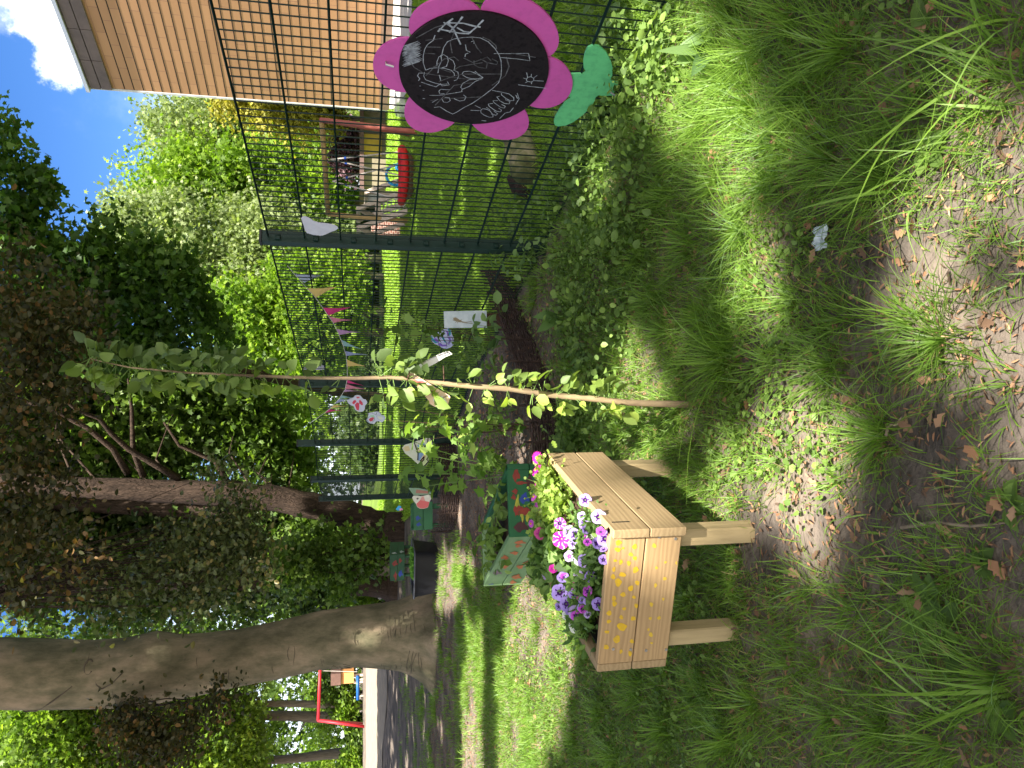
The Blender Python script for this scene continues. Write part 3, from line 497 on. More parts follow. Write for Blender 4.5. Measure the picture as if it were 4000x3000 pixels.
def fence_pt(x, y, off=0.0):
    r = ray(x, y); best = None
    for a, b in zip([pm] + pts[:-1], pts):
        d, _ = seg_n(a, b); n = np.array((d[1], -d[0], 0)); n = n if n[1] < 0 else -n
        den = np.dot(r, n)
        if abs(den) < 1e-6: continue
        k = np.dot(np.array((a[0], a[1], 0)) + n * off - (0, 0, EYE), n) / den; P = np.array((0, 0, EYE)) + r * k; s_ = np.dot(P[:2] - a[:2], d[:2]); L = np.linalg.norm(b[:2] - a[:2])
        if k > 0 and -.3 < s_ < L + .3 and (best is None or abs(s_ - L / 2) < best[1]): best = (P, abs(s_ - L / 2), n)
    return (best[0], best[2]) if best else (PY(x, y, 9), np.array((0, -1, 0)))
# ------------------------------------------------------------------ chalkboard flower on the fence
fd, _ = seg_n(p0, p1); fn = np.array((fd[1], -fd[0], 0)); fn = fn if fn[1] < 0 else -fn
fo = np.array((p1[0], p1[1], 0)) + fn * .022
def FP(x, y, o=0.): return PP(x, y, fo + fn * o, fn)
def ell(cx, cy, a, b, rot=0, n=40, t0=0, t1=2 * math.pi):
    r = math.radians(rot); return [(cx + a * math.cos(t) * math.cos(r) - b * math.sin(t) * math.sin(r), cy + a * math.cos(t) * math.sin(r) + b * math.sin(t) * math.cos(r)) for t in np.linspace(t0, t1, n, endpoint=False)]
m_pet = M('pink_paint', (.64, .10, .40), (.56, .09, .35), scale=26, rough=.55, spec=.3, c3=(.62, .098, .39), detail=10)
m_brd = M('chalkboard', (.014, .010, .012), (.008, .006, .007), scale=30, rough=.7, spec=.12, c3=(.020, .015, .017))
m_grn = M('green_paint', (.15, .58, .24), (.11, .45, .19), scale=30, rough=.55, spec=.3, c3=(.14, .55, .225), detail=10)
m_chalk = M('chalk', (.50, .53, .58), (.22, .23, .26), scale=60, rough=1)
m_chalk2 = M('faint_chalk', (.15, .15, .16), (.045, .04, .045), scale=60, rough=1)
m_screw = M('zinc_screw', (.5, .48, .45), rough=.4, metal=.7)
fl = thing('chalkboard_flower', FP(1853, 264), 'big pink flower shaped chalkboard with child scribbles, hung on the wire fence', 'chalkboard')
for c in ((1588, 255, 131, 106, 0), (1742, 92, 146, 99, -8), (2030, 107, 168, 108, 32), (2118, 322, 119, 101, 5), (1945, 455, 125, 86, 20), (1696, 422, 120, 92, -22)):
    mb = MB(); mb.poly([FP(*q) for q in ell(*c)], fn, .009); put('petal', mb, m_pet, fl)
mb = MB(); mb.poly([FP(x, y, .011) for x, y in ell(1851, 266, 293, 219, 0, 72)], fn, .010); bd = put('board', mb, m_brd, fl)
mb = MB(); sp = [(350, 625), (352, 600), (350, 560), (380, 480), (465, 480), (480, 462), (464, 440), (462, 400), (470, 350), (490, 310), (525, 294), (565, 302), (610, 340), (640, 395), (652, 440), (650, 490), (637, 512), (645, 528), (690, 540), (672, 580), (650, 620), (600, 622), (560, 618), (543, 630), (535, 655), (510, 695), (460, 745), (400, 790), (350, 813), (300, 820), (278, 812), (271, 792), (280, 760), (310, 710), (345, 665), (382, 640), (375, 628)]
mb.poly([FP(2000 + a / 1.659, b / 1.659, -.010) for a, b in sp], fn, .009); put('leafy_stem', mb, m_grn, fl)
K = lambda a, b: FP(1440 + a / 2.6976, b / 2.6976, .0122)
def chalk(pl, wd=7, mi=0):
    q = []
    for i in range(len(pl) - 1):
        for f in (0, .5): q.append((pl[i][0] * (1 - f) + pl[i + 1][0] * f, pl[i][1] * (1 - f) + pl[i + 1][1] * f))
    q.append(pl[-1]); cmb[mi].strip([K(*p) for p in q], fn, wd * .00036)
cmb = [MB(), MB()]
L1 = [[(770, 580), (790, 500), (830, 440), (900, 410), (1000, 395), (1090, 390), (1180, 400), (1260, 440), (1330, 510), (1375, 580), (1395, 640), (1400, 720), (1395, 800), (1370, 870), (1310, 930), (1220, 1000), (1150, 1050), (1090, 1090), (1010, 1130), (930, 1180), (885, 1202), (820, 1170), (750, 1125), (690, 1132)],
      [(600, 740), (575, 660), (575, 590), (590, 520), (620, 470), (680, 425), (700, 370)], [(1320, 565), (1500, 565), (1685, 562), (1700, 640), (1560, 620), (1380, 605)], [(720, 700), (720, 650), (740, 600), (790, 575), (830, 600), (840, 640), (820, 700), (770, 715)],
      [(760, 580), (770, 640), (740, 700), (730, 770)], [(840, 610), (890, 640), (910, 690), (900, 740), (940, 760), (950, 800), (930, 840), (900, 850)], [(600, 740), (650, 720), (720, 715), (800, 720), (870, 740), (900, 770), (905, 800)], [(590, 760), (580, 800), (600, 840), (680, 870), (760, 890), (830, 885)],
      [(555, 865), (640, 895), (710, 915), (760, 880), (770, 905), (850, 895), (830, 860)], [(580, 770), (530, 770), (515, 800), (540, 830), (525, 850)], [(745, 790), (760, 850)], [(985, 780), (1000, 755), (1060, 750), (1110, 765), (1160, 790), (1205, 815), (1150, 830), (1090, 830), (1030, 815), (990, 790)], [(1120, 750), (1205, 820)], [(1205, 820), (1120, 860), (1060, 910), (990, 940), (970, 920), (990, 880), (1060, 840), (1140, 835)], [(985, 940), (980, 965)],
      [(640, 1005), (730, 1005), (780, 1000), (900, 980), (990, 965)], [(670, 1080), (730, 1045)], [(740, 960), (760, 940), (810, 945), (860, 945)], [(770, 1040), (790, 1075), (830, 1080), (860, 1060), (850, 1030), (800, 1025)], [(900, 1040), (960, 1065), (1010, 1055), (1025, 1020), (1000, 1000)], [(740, 960), (750, 990), (800, 985)],
      [(1660, 840), (1675, 815), (1710, 808), (1740, 825), (1740, 850), (1710, 865), (1670, 855), (1660, 840)], [(1675, 815), (1665, 765)], [(1712, 805), (1715, 780)], [(1740, 820), (1775, 795)], [(1745, 850), (1845, 855)], [(1655, 830), (1630, 822)], [(1720, 865), (1715, 885)], [(1680, 858), (1650, 872)], [(1575, 893), (1700, 910), (1870, 930)],
      [(1180, 1165), (1200, 1145), (1240, 1150), (1280, 1170), (1310, 1210), (1310, 1235), (1270, 1235), (1220, 1215), (1185, 1190), (1180, 1165)], [(1075, 1162), (1170, 1165)], [(1120, 1110), (1180, 1140)], [(1300, 950), (1340, 960), (1400, 970), (1480, 990), (1530, 1030), (1530, 1060), (1490, 1060), (1450, 1040), (1400, 1000), (1400, 980)],
      [(1440, 1050), (1490, 1070), (1480, 1095), (1430, 1090), (1380, 1060), (1350, 1020), (1380, 1015)], [(1400, 1100), (1440, 1120), (1430, 1140), (1390, 1130), (1320, 1080), (1310, 1060), (1360, 1060)], [(1370, 1140), (1400, 1160), (1390, 1180), (1340, 1170), (1270, 1120), (1260, 1095), (1310, 1090)], [(1320, 1170), (1360, 1200), (1340, 1215), (1290, 1200)], [(1240, 1130), (1280, 1160)],
      [(1565, 980), (1585, 1040), (1550, 1100)], [(1550, 1000), (1570, 1040)], [(1380, 1250), (1440, 1190), (1490, 1180), (1525, 1135)], [(1190, 1270), (1240, 1275)], [(1020, 470), (1030, 530), (1070, 550)], [(1015, 600), (1020, 570), (1050, 560)], [(1080, 440), (1110, 430), (1110, 460)], [(535, 905), (550, 907)], [(570, 950), (585, 952)], [(570, 1038), (595, 1040)]]
for q in L1: chalk(q, 8)
for q in ([(850, 345), (950, 230), (990, 175)], [(845, 240), (1000, 245), (1110, 275), (1180, 285)], [(1060, 350), (1130, 290), (1210, 210)], [(730, 335), (800, 260), (890, 195)], [(740, 305), (860, 330), (960, 350), (1060, 355)], [(840, 240), (900, 320), (970, 470)], [(930, 290), (1000, 330), (1060, 340)], [(790, 235), (840, 260), (900, 300)]): chalk(q, 18)
zig = [(350 + 170 * (i % 2) + random.random() * 30, 440 + i * 7.2 + (45 if i % 2 else 110) - 60) for i in range(30)]
chalk(zig, 11); chalk([(a + 15, b + 12) for a, b in zig[::-1]], 9)
for q in ([(430, 640), (480, 710), (580, 770), (760, 800), (1000, 830), (1200, 840)], [(600, 495), (760, 497)], [(590, 560), (700, 568)], [(500, 400), (700, 290), (800, 260)], [(900, 340), (860, 450), (880, 560)], [(1000, 610), (1100, 660), (1250, 600), (1290, 640)], [(1110, 640), (1110, 680), (1160, 710), (1240, 720), (1250, 660), (1180, 620)], [(1250, 660), (1350, 680), (1360, 650), (1300, 620)], [(600, 425), (780, 405)], [(1090, 400), (1140, 500), (1190, 560)],
          [(1200, 390), (1270, 420), (1340, 480), (1350, 520)], [(740, 860), (900, 800), (1000, 780), (1400, 780)], [(600, 800), (700, 700), (800, 620), (900, 600), (950, 640)], [(650, 1060), (800, 1040), (1000, 1030), (1200, 1020)], [(700, 1110), (900, 900), (1100, 870)], [(1450, 600), (1480, 700), (1440, 800), (1300, 900)], [(680, 700), (860, 760), (960, 700), (1200, 660)], [(1500, 560), (1760, 605)]): chalk(q, 11, 1)
put('chalk_drawing', cmb[0], m_chalk, bd); put('smudged_chalk', cmb[1], m_chalk2, bd)
mb = MB(); a = FP(1508, 242, .002); mb.tube([a, a + fn * .012, a + fn * .014 + (-.004, 0, -.03)], .0045, 6); a = FP(2385, 352, -.006); mb.tube([a, a + fn * .012, a + fn * .013 + (-.01, 0, -.02)], .0045, 6); put('screw', mb, m_screw, fl)
# ------------------------------------------------------------------ bunting
def PM(name, c, c2=None): return M(name, c, c2 or tuple(q * .9 for q in c), scale=20, rough=.8)
BN = lambda a, b: (1100 + a / 2.552, 1050 + b / 2.552)
pen = [((120, 45), (225, 140), (415, 60), 'pale_blue', (.50, .56, .66), 'pale blue'), ((255, 195), (340, 290), (550, 180), 'mustard', (.72, .55, .20), 'mustard yellow'), ((410, 388), (470, 468), (690, 385), 'magenta', (.62, .06, .22), 'magenta'), ((470, 475), (515, 540), (705, 512), 'rose', (.66, .25, .33), 'rose'),
       ((540, 598), (575, 660), (790, 632), 'lilac', (.50, .30, .48), 'lilac'), ((592, 705), (615, 770), (810, 805), 'teal', (.30, .48, .47), 'teal'), ((630, 820), (645, 868), (860, 856), 'slate_blue', (.34, .38, .58), 'slate blue'), ((648, 905), (652, 975), (840, 972), 'mustard', (.72, .55, .20), 'mustard yellow'),
       ((652, 1105), (656, 1140), (825, 1168), 'magenta', (.62, .06, .22), ''), ((650, 1150), (632, 1202), (835, 1200), 'rose', (.66, .25, .33), ''), ((632, 1203), (620, 1228), (820, 1220), 'lilac', (.50, .30, .48), ''), ((600, 1262), (573, 1298), (720, 1283), 'teal', (.30, .48, .47), ''),
       ((572, 1300), (535, 1345), (700, 1298), 'slate_blue', (.5, .55, .62), ''), ((520, 1358), (485, 1392), (660, 1368), 'mustard', (.72, .55, .20), ''), ((470, 1400), (428, 1438), (608, 1410), 'magenta', (.62, .06, .22), '')]
bt = thing('bunting', fence_pt(*BN(600, 900), .06)[0], 'string of pastel triangle pennants sagging along the fence', 'bunting')
pmats = {}
for (a, b, c, k, colr, lb) in pen:
    if k not in pmats: pmats[k] = LM('pennant_' + k, [colr, colr], .3, rough=.9, spec=.1, tcol=(1, 1, 1))
    q = [fence_pt(*BN(*v), .07 if k != 'pale_blue' else -.05)[0] for v in (a, b, c)]; ce = sum(q) / 3
    mb = MB(); n = np.cross(q[1] - q[0], q[2] - q[0]); n /= np.linalg.norm(n); bow = n * .006
    m1 = (q[0] + q[2]) / 2 + bow; m2 = (q[1] + q[2]) / 2 - bow; mb.add([q[0], q[1], m1, m2, q[2]], [(0, 1, 3, 2), (2, 3, 4)]); mb.add([p - n * .0015 for p in (q[0], q[1], m1, m2, q[2])], [(2, 3, 1, 0), (4, 3, 2)])
    put('pennant', mb, pmats[k], bt)
sp_ = [fence_pt(*BN(*v), .071)[0] for v in ((60, -30), (120, 45), (255, 195), (340, 290), (410, 388), (515, 540), (575, 660), (615, 770), (645, 868), (655, 1000), (656, 1100), (632, 1203), (573, 1298), (485, 1392), (428, 1438), (280, 1540))]
mb = MB(); mb.tube(sp_, .0022, 4); put('string', mb, PM('cord_white', (.7, .68, .62)), bt)
# ------------------------------------------------------------------ cut-out paper shapes on the fence
def paper(name, label, cat, outline, off, colr, extras=(), grp=None, plane=None, th=.0015):
    """outline and extras in photo pixels; lies flat against the fence, or on a plane (origin, normal)"""
    cx = sum(p[0] for p in outline) / len(outline); cy = sum(p[1] for p in outline) / len(outline)
    if plane: o, n = plane
    else: o, n = fence_pt(cx, cy, off)
    n = np.array(n, float); n /= np.linalg.norm(n)
    t = thing(name, PP(cx, cy, o, n), label, cat, grp); mb = MB(); mb.poly([PP(x, y, o, n) for x, y in outline], n, th); b_ = put('paper', mb, PM(name + '_paper', colr), t)
    mats = {}
    for i, (kind, pts_, c, wd) in enumerate(extras):
        mb = MB(); lift = o + n * (.0006 + .0004 * i)
        if kind == 'fill': mb.add([PP(x, y, lift, n) for x, y in pts_], [tuple(range(len(pts_)))])
        else: mb.strip([PP(x, y, lift, n) for x, y in pts_], n, wd)
        mats.setdefault((kind, c), []).append(mb)
    for (kind, c), l in mats.items():
        m2 = MB()
        for mb in l: m2.add(mb.v, mb.f)
        put('painted_patch' if kind == 'fill' else 'drawn_line', m2, PM(name + '_ink', c), b_)
    return t
C2 = lambda L: [(1000 + a / 1.659, b / 1.659) for a, b in L]
paper('paper_petal', 'plain white rounded cut-out fixed beside the first fence post', 'paper cut-out', C2([(292, 1415), (300, 1404), (320, 1401), (345, 1412), (375, 1432), (410, 1443), (460, 1448), (505, 1456), (528, 1468), (532, 1480), (518, 1492), (480, 1506), (440, 1524), (420, 1528), (370, 1522), (330, 1510), (318, 1495), (308, 1460)]), .012, (.62, .62, .68))
R2 = lambda L: [(1000 + a / 1.659, 1000 + b / 1.659) for a, b in L]
paper('paper_petal', 'white cut-out behind the fence wires near the top of the second panel', 'paper cut-out', R2([(300, 738), (320, 712), (345, 695), (390, 690), (430, 705), (450, 715), (448, 732), (425, 742), (330, 740)]), -.02, (.6, .58, .66))
B3 = lambda L: [(1340 + a / 5.289, 1500 + b / 5.289) for a, b in L]
paper('paper_butterfly', 'white paper butterfly with a red blotch pattern, tied to the fence wires', 'paper butterfly', B3([(80, 360), (95, 320), (150, 300), (210, 285), (245, 240), (300, 228), (355, 235), (385, 275), (420, 312), (470, 322), (500, 370), (490, 410), (455, 450), (450, 510), (430, 555), (390, 575), (320, 572), (260, 540), (235, 500), (225, 460), (160, 440), (110, 400)]), .012, (.60, .62, .72),
      [('fill', B3([(185, 395), (220, 340), (260, 330), (275, 365), (225, 420)]), (.62, .06, .10), 0), ('fill', B3([(330, 345), (350, 325), (400, 380), (415, 430), (385, 440), (335, 400)]), (.62, .06, .10), 0), ('fill', B3([(245, 430), (290, 375), (335, 400), (335, 480), (325, 545), (280, 535)]), (.62, .06, .10), 0), ('fill', B3([(270, 265), (330, 262), (350, 290), (290, 300)]), (.62, .10, .14), 0)])
paper('paper_butterfly', 'small paper butterfly with a red spot and green wing beside the far fence', 'paper butterfly', B3([(480, 740), (510, 690), (520, 650), (515, 610), (560, 590), (620, 585), (680, 570), (740, 575), (790, 610), (780, 640), (850, 650), (880, 700), (850, 760), (800, 795), (740, 770), (690, 770), (640, 825), (560, 815), (500, 780)]), .012, (.62, .66, .74),
      [('fill', B3([(530, 740), (560, 700), (620, 685), (640, 710), (610, 765), (560, 775)]), (.58, .07, .10), 0), ('fill', B3([(560, 640), (640, 650), (665, 700), (620, 680), (570, 670)]), (.35, .65, .40), 0), ('fill', B3([(700, 660), (800, 680), (830, 720), (770, 740), (720, 700)]), (.72, .74, .62), 0), ('line', B3([(490, 740), (510, 695), (570, 670), (640, 690), (655, 740), (600, 795), (530, 790), (490, 740)]), (.05, .06, .12), .004), ('line', B3([(690, 640), (790, 650), (865, 690), (850, 740), (780, 760), (720, 720), (685, 660)]), (.3, .35, .5), .003), ('line', B3([(520, 640), (530, 600), (600, 600), (650, 620), (680, 640), (700, 580), (760, 590), (775, 630)]), (.05, .06, .12), .004)])
B4 = lambda L: [(1640 + a / 4.485, 1230 + b / 4.485) for a, b in L]
paper('paper_butterfly', 'white paper butterfly coloured purple and turquoise below the mosaic sign', 'paper butterfly', B4([(150, 390), (200, 355), (250, 330), (300, 305), (340, 300), (355, 265), (400, 260), (440, 250), (480, 235), (530, 235), (550, 280), (560, 340), (590, 400), (598, 460), (585, 530), (540, 570), (480, 592), (420, 590), (370, 575), (330, 540), (250, 500), (190, 440)]), .024, (.60, .60, .80),
      [('fill', B4([(160, 390), (190, 365), (225, 400), (260, 450), (320, 485), (270, 495), (210, 440)]), (.02, .36, .42), 0), ('fill', B4([(485, 240), (530, 240), (545, 290), (540, 350), (515, 370), (505, 300)]), (.02, .36, .42), 0), ('fill', B4([(385, 400), (405, 385), (425, 405), (460, 480), (440, 490), (410, 440)]), (.02, .42, .48), 0), ('fill', B4([(240, 420), (280, 410), (330, 450), (320, 485), (270, 460)]), (.25, .12, .55), 0), ('fill', B4([(330, 500), (360, 490), (400, 525), (470, 520), (465, 550), (390, 555), (335, 530)]), (.25, .12, .55), 0), ('fill', B4([(490, 400), (530, 390), (548, 450), (520, 510), (490, 500), (520, 450)]), (.25, .12, .55), 0), ('fill', B4([(440, 280), (485, 285), (510, 340), (515, 375), (480, 370), (470, 310)]), (.25, .12, .55), 0),
       ('line', B4([(160, 380), (230, 350), (310, 350), (380, 390), (330, 450), (320, 520), (370, 575), (440, 592), (475, 560), (465, 490), (400, 400)]), (.03, .02, .08), .004), ('line', B4([(465, 490), (520, 530), (570, 530), (590, 460), (560, 385), (500, 385), (430, 400)]), (.03, .02, .08), .004), ('line', B4([(170, 400), (220, 460), (270, 495), (325, 485)]), (.03, .02, .08), .004)])
B5 = lambda L: [(1540 + a / 2.884, 1680 + b / 2.884) for a, b in L]
pl_ = (PY(1630, 1780, 5.6), np.array((.25, -.95, .1)))
paper('paper_butterfly', 'pale yellow and blue paper butterfly with thick black outlines behind the currant leaves', 'paper butterfly', B5([(88, 200), (120, 165), (180, 150), (230, 130), (290, 110), (360, 90), (400, 90), (430, 150), (420, 240), (400, 330), (370, 390), (330, 425), (290, 400), (240, 360), (190, 310), (120, 260)]), 0, (.58, .60, .50),
      [('fill', B5([(260, 170), (320, 140), (390, 190), (385, 250), (330, 270), (280, 350), (262, 330)]), (.22, .34, .55), 0), ('fill', B5([(95, 205), (125, 180), (165, 180), (180, 230), (130, 240)]), (.60, .50, .28), 0), ('fill', B5([(258, 245), (262, 215), (285, 208), (300, 230), (285, 250)]), (.62, .50, .34), 0), ('fill', B5([(285, 215), (325, 170), (340, 185), (305, 230)]), (.62, .55, .38), 0), ('fill', B5([(290, 385), (340, 290), (370, 270), (385, 330), (350, 390), (325, 415)]), (.50, .58, .30), 0), ('fill', B5([(285, 380), (305, 320), (345, 265), (360, 290), (330, 340)]), (.58, .42, .24), 0)] +
      [('line', B5(q), (.01, .01, .015), .008) for q in ([(255, 250), (262, 212), (285, 205), (300, 228), (285, 252), (258, 248)], [(285, 205), (325, 168), (345, 185), (300, 232)], [(300, 235), (360, 265), (415, 245)], [(268, 255), (265, 340)], [(345, 185), (335, 250), (370, 262), (385, 300), (365, 330), (388, 350), (350, 395), (320, 425)], [(255, 225), (225, 140), (235, 110), (290, 110)], [(345, 190), (375, 150), (380, 85)], [(290, 350), (340, 300), (335, 330), (300, 370)], [(390, 190), (420, 240), (400, 262), (372, 262)])], plane=pl_, th=.003)
pl2 = (PY(1640, 1960, 6.6), np.array((.1, -.98, .1)))
paper('paper_butterfly', 'white and red watercolour butterfly hanging in front of a green folded card', 'paper butterfly', B5([(203, 760), (215, 740), (260, 738), (300, 745), (340, 738), (390, 726), (415, 740), (416, 775), (400, 800), (390, 840), (380, 870), (340, 885), (290, 885), (258, 865), (245, 830), (215, 795)]), 0, (.62, .60, .52),
      [('fill', B5([(250, 830), (290, 790), (350, 800), (395, 810), (388, 845), (378, 868), (340, 882), (292, 882), (260, 862)]), (.62, .14, .14), 0), ('fill', B5([(290, 790), (310, 750), (330, 745), (350, 800)]), (.64, .30, .27), 0), ('fill', B5([(248, 770), (268, 760), (278, 775), (258, 785)]), (.10, .09, .08), 0)], plane=pl2, th=.003)
pl3 = (PY(1620, 1930, 7.2), np.array((-.5, -.85, .1)))
paper('folded_card', 'green and red painted card leaning behind the red and white butterfly', 'painted card', B5([(160, 652), (280, 655), (400, 680), (420, 720), (330, 730), (220, 735)]), 0, (.20, .30, .20), [('fill', B5([(250, 670), (390, 690), (380, 715), (240, 710)]), (.35, .16, .12), 0)], plane=pl3, th=.003)
pl4 = (PY(1555, 1985, 7.2), np.array((0, -1, .1)))
paper('paper_butterfly', 'tiny bright blue paper butterfly beside the maple trunk', 'paper butterfly', B5([(15, 890), (50, 850), (80, 860), (70, 900), (40, 910)]), 0, (.06, .35, .66), [('fill', B5([(60, 880), (90, 880), (100, 900), (60, 912)]), (.6, .25, .4), 0)], plane=pl4, th=.003)
# ------------------------------------------------------------------ mosaic plate sign on a stake
sg = G(2015, 1247); sy = sg[1]; st = thing('plate_sign', (sg[0], sy, 0), 'frosted grey picture plate with a small brown bird on a wooden stake', 'sign')
q = [PY(1733, 1216, sy - .02), PY(1733 + 168, 1213, sy - .02), PY(1902, 1280, sy - .02), PY(1736, 1281, sy - .02)]
mb = MB(); mb.quadbox(q, (0, -1, 0), .006); pl = put('plate', mb, M('frosted_plate', (.60, .66, .70), (.36, .44, .50), scale=9, rough=.25, spec=.6), st)
mb = MB(); pp = lambda L, o=.0008: [PP(1500 + a / 3.318, 1180 + b / 3.318, (0, sy - .02 - o, 0), (0, -1, 0)) for a, b in L]
mb.add(pp([(890, 205), (930, 198), (960, 215), (985, 232), (1015, 225), (1000, 240), (1020, 262), (985, 262), (930, 248), (888, 235), (905, 220)]), [tuple(range(11))])
for L in ([(1010, 262), (1080, 275), (1150, 270)], [(1000, 250), (1060, 262), (1140, 250)], [(940, 250), (925, 270)], [(960, 255), (950, 275)]): mb.strip(pp(L, .001), (0, -1, 0), .004)
put('bird_picture', mb, M('bird_ink', (.30, .24, .15), (.18, .15, .10), rough=.6), pl)
mb = MB(); a, b = PY(1880, 1222, sy), PY(1880, 1272, sy); mb.box(((a[0] + b[0]) / 2, sy + .012, a[2] / 2 - .05), (abs(a[0] - b[0]), .022, a[2] + .1), bev=.003); put('stake', mb, M('dark_stake', (.12, .06, .035), (.06, .03, .02), scale=5, stretch=(8, 8, 1), rough=.8, bump=.3), st)
# ------------------------------------------------------------------ playground on the lawn
m_steel_r = M('faded_red_paint', (.45, .13, .09), (.38, .11, .08), rough=.5); m_bar = M('ochre_bar', (.40, .27, .10), (.30, .20, .08), rough=.6)
m_beam = M('pale_timber', (.55, .46, .37), (.42, .34, .27), scale=4, stretch=(4, 4, 1), rough=.85); m_rope = M('rope', (.62, .56, .50), rough=.9)
Z1 = lambda a, b, Yd: PY(1200 + a / 2.765, 350 + b / 2.765, Yd)
ta, tb = Z1(160, 330, 15.6), Z1(225, 1345, 17.6)
sw = thing('nest_swing', G(1625, 690), 'swing frame with an ochre crossbar, salmon post and red nest seat on the lawn', 'swing')
mb = MB(); mb.tube([ta, tb], .06, 10); put('crossbar', mb, m_bar, sw, smooth=True)
g1 = G(1634, 517); mb = MB(); mb.tube([ta + (0, 0, .03), g1 - (0, 0, .2)], .055, 10); put('post', mb, m_steel_r, sw, smooth=True)
mb = MB(); mb.tube([ta + (.02, .05, 0), g1 + np.array((.5, 1.7, -.2))], .05, 8); put('post', mb, m_steel_r, sw, smooth=True)
g2 = G(1600, 866); mb = MB(); mb.tube([tb, g2 - (0, 0, .2)], .055, 10); put('post', mb, m_bar, sw, smooth=True)
ax = tb - ta; ax2 = ax / np.linalg.norm(ax)
hc = Z1(1060, 935, 15.4); Lh = 1.15; hx = np.array((ax2[0], ax2[1], 0)); hx /= np.linalg.norm(hx); hx = np.array((-1., .1, 0)); hx /= np.linalg.norm(hx); hy = np.array((.1, 1, 0))
hr = (Z1(1030, 655, 15.4)[0] - Z1(1030, 1205, 15.4)[0]) / 2; hc = (Z1(1030, 655, 15.4) + Z1(1030, 1205, 15.4)) / 2
ring = [hc + hx * hr * math.cos(a) + hy * hr * math.sin(a) + (0, 0, .02 * math.cos(2 * a)) for a in np.linspace(0, 2 * math.pi, 33)]
mb = MB(); mb.tube(ring, .085, 10); ns = put('seat_ring', mb, M('red_padding', (.62, .02, .02), (.5, .015, .015), rough=.6), sw, smooth=True)
mb = MB(); vs = []; fs = []
for j in range(7):
    for k in range(24):
        a = 2 * math.pi * k / 24; r = hr * math.cos(j / 6 * 1.5); vs.append(hc + hx * r * math.cos(a) + hy * r * math.sin(a) - (0, 0, .30 * math.sin(j / 6 * 1.5)))
fs = [(j * 24 + k, j * 24 + (k + 1) % 24, (j + 1) * 24 + (k + 1) % 24, (j + 1) * 24 + k) for j in range(6) for k in range(24)]
mb.add(vs, fs); put('seat_net', mb, M('brown_net', (.30, .16, .09), (.14, .08, .05), scale=30, rough=.9), sw)
for (A, Bs) in ((Z1(255, 755, 16.2), (Z1(1010, 672, 15.4), Z1(1020, 930, 15.9))), (Z1(275, 990, 16.7), (Z1(1020, 800, 15.9), Z1(1010, 1190, 15.5)))):
    for B in Bs:
        mb = MB(); mb.tube([A, B], .016, 6); put('rope', mb, m_rope, sw)
        mb = MB(); q = A * .8 + B * .2; mb.tube([q, A * .77 + B * .23], .028, 6); put('rope_clamp', mb, M('blue_clamp', (.03, .10, .5)) if 'blue_clamp' not in bpy.data.materials else bpy.data.materials['blue_clamp'], sw)
# blue ride-on toy, partly behind the nest
bt_ = G(1612, 690); toy = thing('rocking_toy', (bt_[0], 17.6, 0), 'blue tube toy with an orange panel behind the red nest seat', 'garden toy')
mb = MB(); c = Z1(955, 925, 17.6); c2 = Z1(985, 835, 17.6)
mb.tube([c + np.array((-.24 * math.cos(a), 0, .22 * math.sin(a))) for a in np.linspace(0, 2 * math.pi, 20)], .035, 6); mb.tube([Z1(985, 800, 17.6), Z1(960, 850, 17.6), Z1(990, 880, 17.6), Z1(1100, 870, 17.6)], .04, 6); mb.tube([Z1(1000, 800, 17.6), Z1(1120, 815, 17.6)], .05, 6)
put('tube_frame', mb, M('bright_blue', (.03, .34, .70), rough=.4), toy, smooth=True)
mb = MB(); mb.box(Z1(1110, 850, 17.5), (.32, .05, .22), bev=.01); put('orange_panel', mb, M('orange_paint', (.75, .22, .03), rough=.5), toy)
# goal
gl = thing('toy_goal', G(1588, 392), 'small white netted goal in front of the terracotta wall', 'goal'); Yg = 17.5; mb = MB()
f = [PY(1543, 357, Yg), PY(1543, 432, Yg), PY(1583, 434, Yg), PY(1585, 357, Yg)]; m_w = M('white_plastic', (.75, .76, .78), rough=.5)
mb.tube([f[3], f[0], f[1], f[2]], .02, 6); bk = [q + (0, .35, -.05) for q in f]; mb.tube([bk[3], bk[0], bk[1], bk[2]], .012, 6); mb.tube([f[0], bk[0]], .012, 6); mb.tube([f[1], bk[1]], .012, 6); put('goal_frame', mb, m_w, gl, smooth=True)
mb = MB()
for i in range(15):
    t_ = i / 14; mb.tube([bk[0] * (1 - t_) + bk[1] * t_, bk[3] * (1 - t_) + bk[2] * t_], .005, 3); mb.tube([bk[0] * (1 - t_) + bk[3] * t_, bk[1] * (1 - t_) + bk[2] * t_], .005, 3)
put('net', mb, m_w, gl)
# wooden climbing frame, three pitched bays
cf = thing('climbing_frame', G(1600, 760), 'weathered timber climbing frame of three pitched bays with a rope net', 'climbing frame')
def beam(name, a, b, w=.10, m=m_beam):
    mb = MB(); d = b - a; L = np.linalg.norm(d); mb.box((a + b) / 2, (L, w, w), d, (0, -1, .01) if abs(d[1]) < .8 * L else (0, 0, 1), bev=.008); return put(name, mb, m, cf)
for (ap, r_, l_, Yd) in (((640, 1108), (985, 985), None, 19.2), ((552, 1285), (1105, 1085), (760, 1395), 18.2), ((555, 1492), (1095, 1310), (880, 1650), 17.6)):
    A = Z1(*ap, Yd); beam('rafter', A, Z1(*r_, Yd - .6)); beam('rafter', A + (0, 1.3, 0), Z1(*r_, Yd - .6) + (0, 1.3, 0)); beam('ridge', A, A + np.array((.0, 1.4, 0)))
    if l_: beam('rafter', A, Z1(*l_, Yd + .5))
beam('cross_board', Z1(765, 1225, 18), Z1(765, 1400, 18), .14); beam('post', Z1(640, 1110, 19.2), Z1(1090, 1125, 19.2), .09); beam('post', Z1(690, 1370, 18.6), Z1(1095, 1350, 18.6), .09)
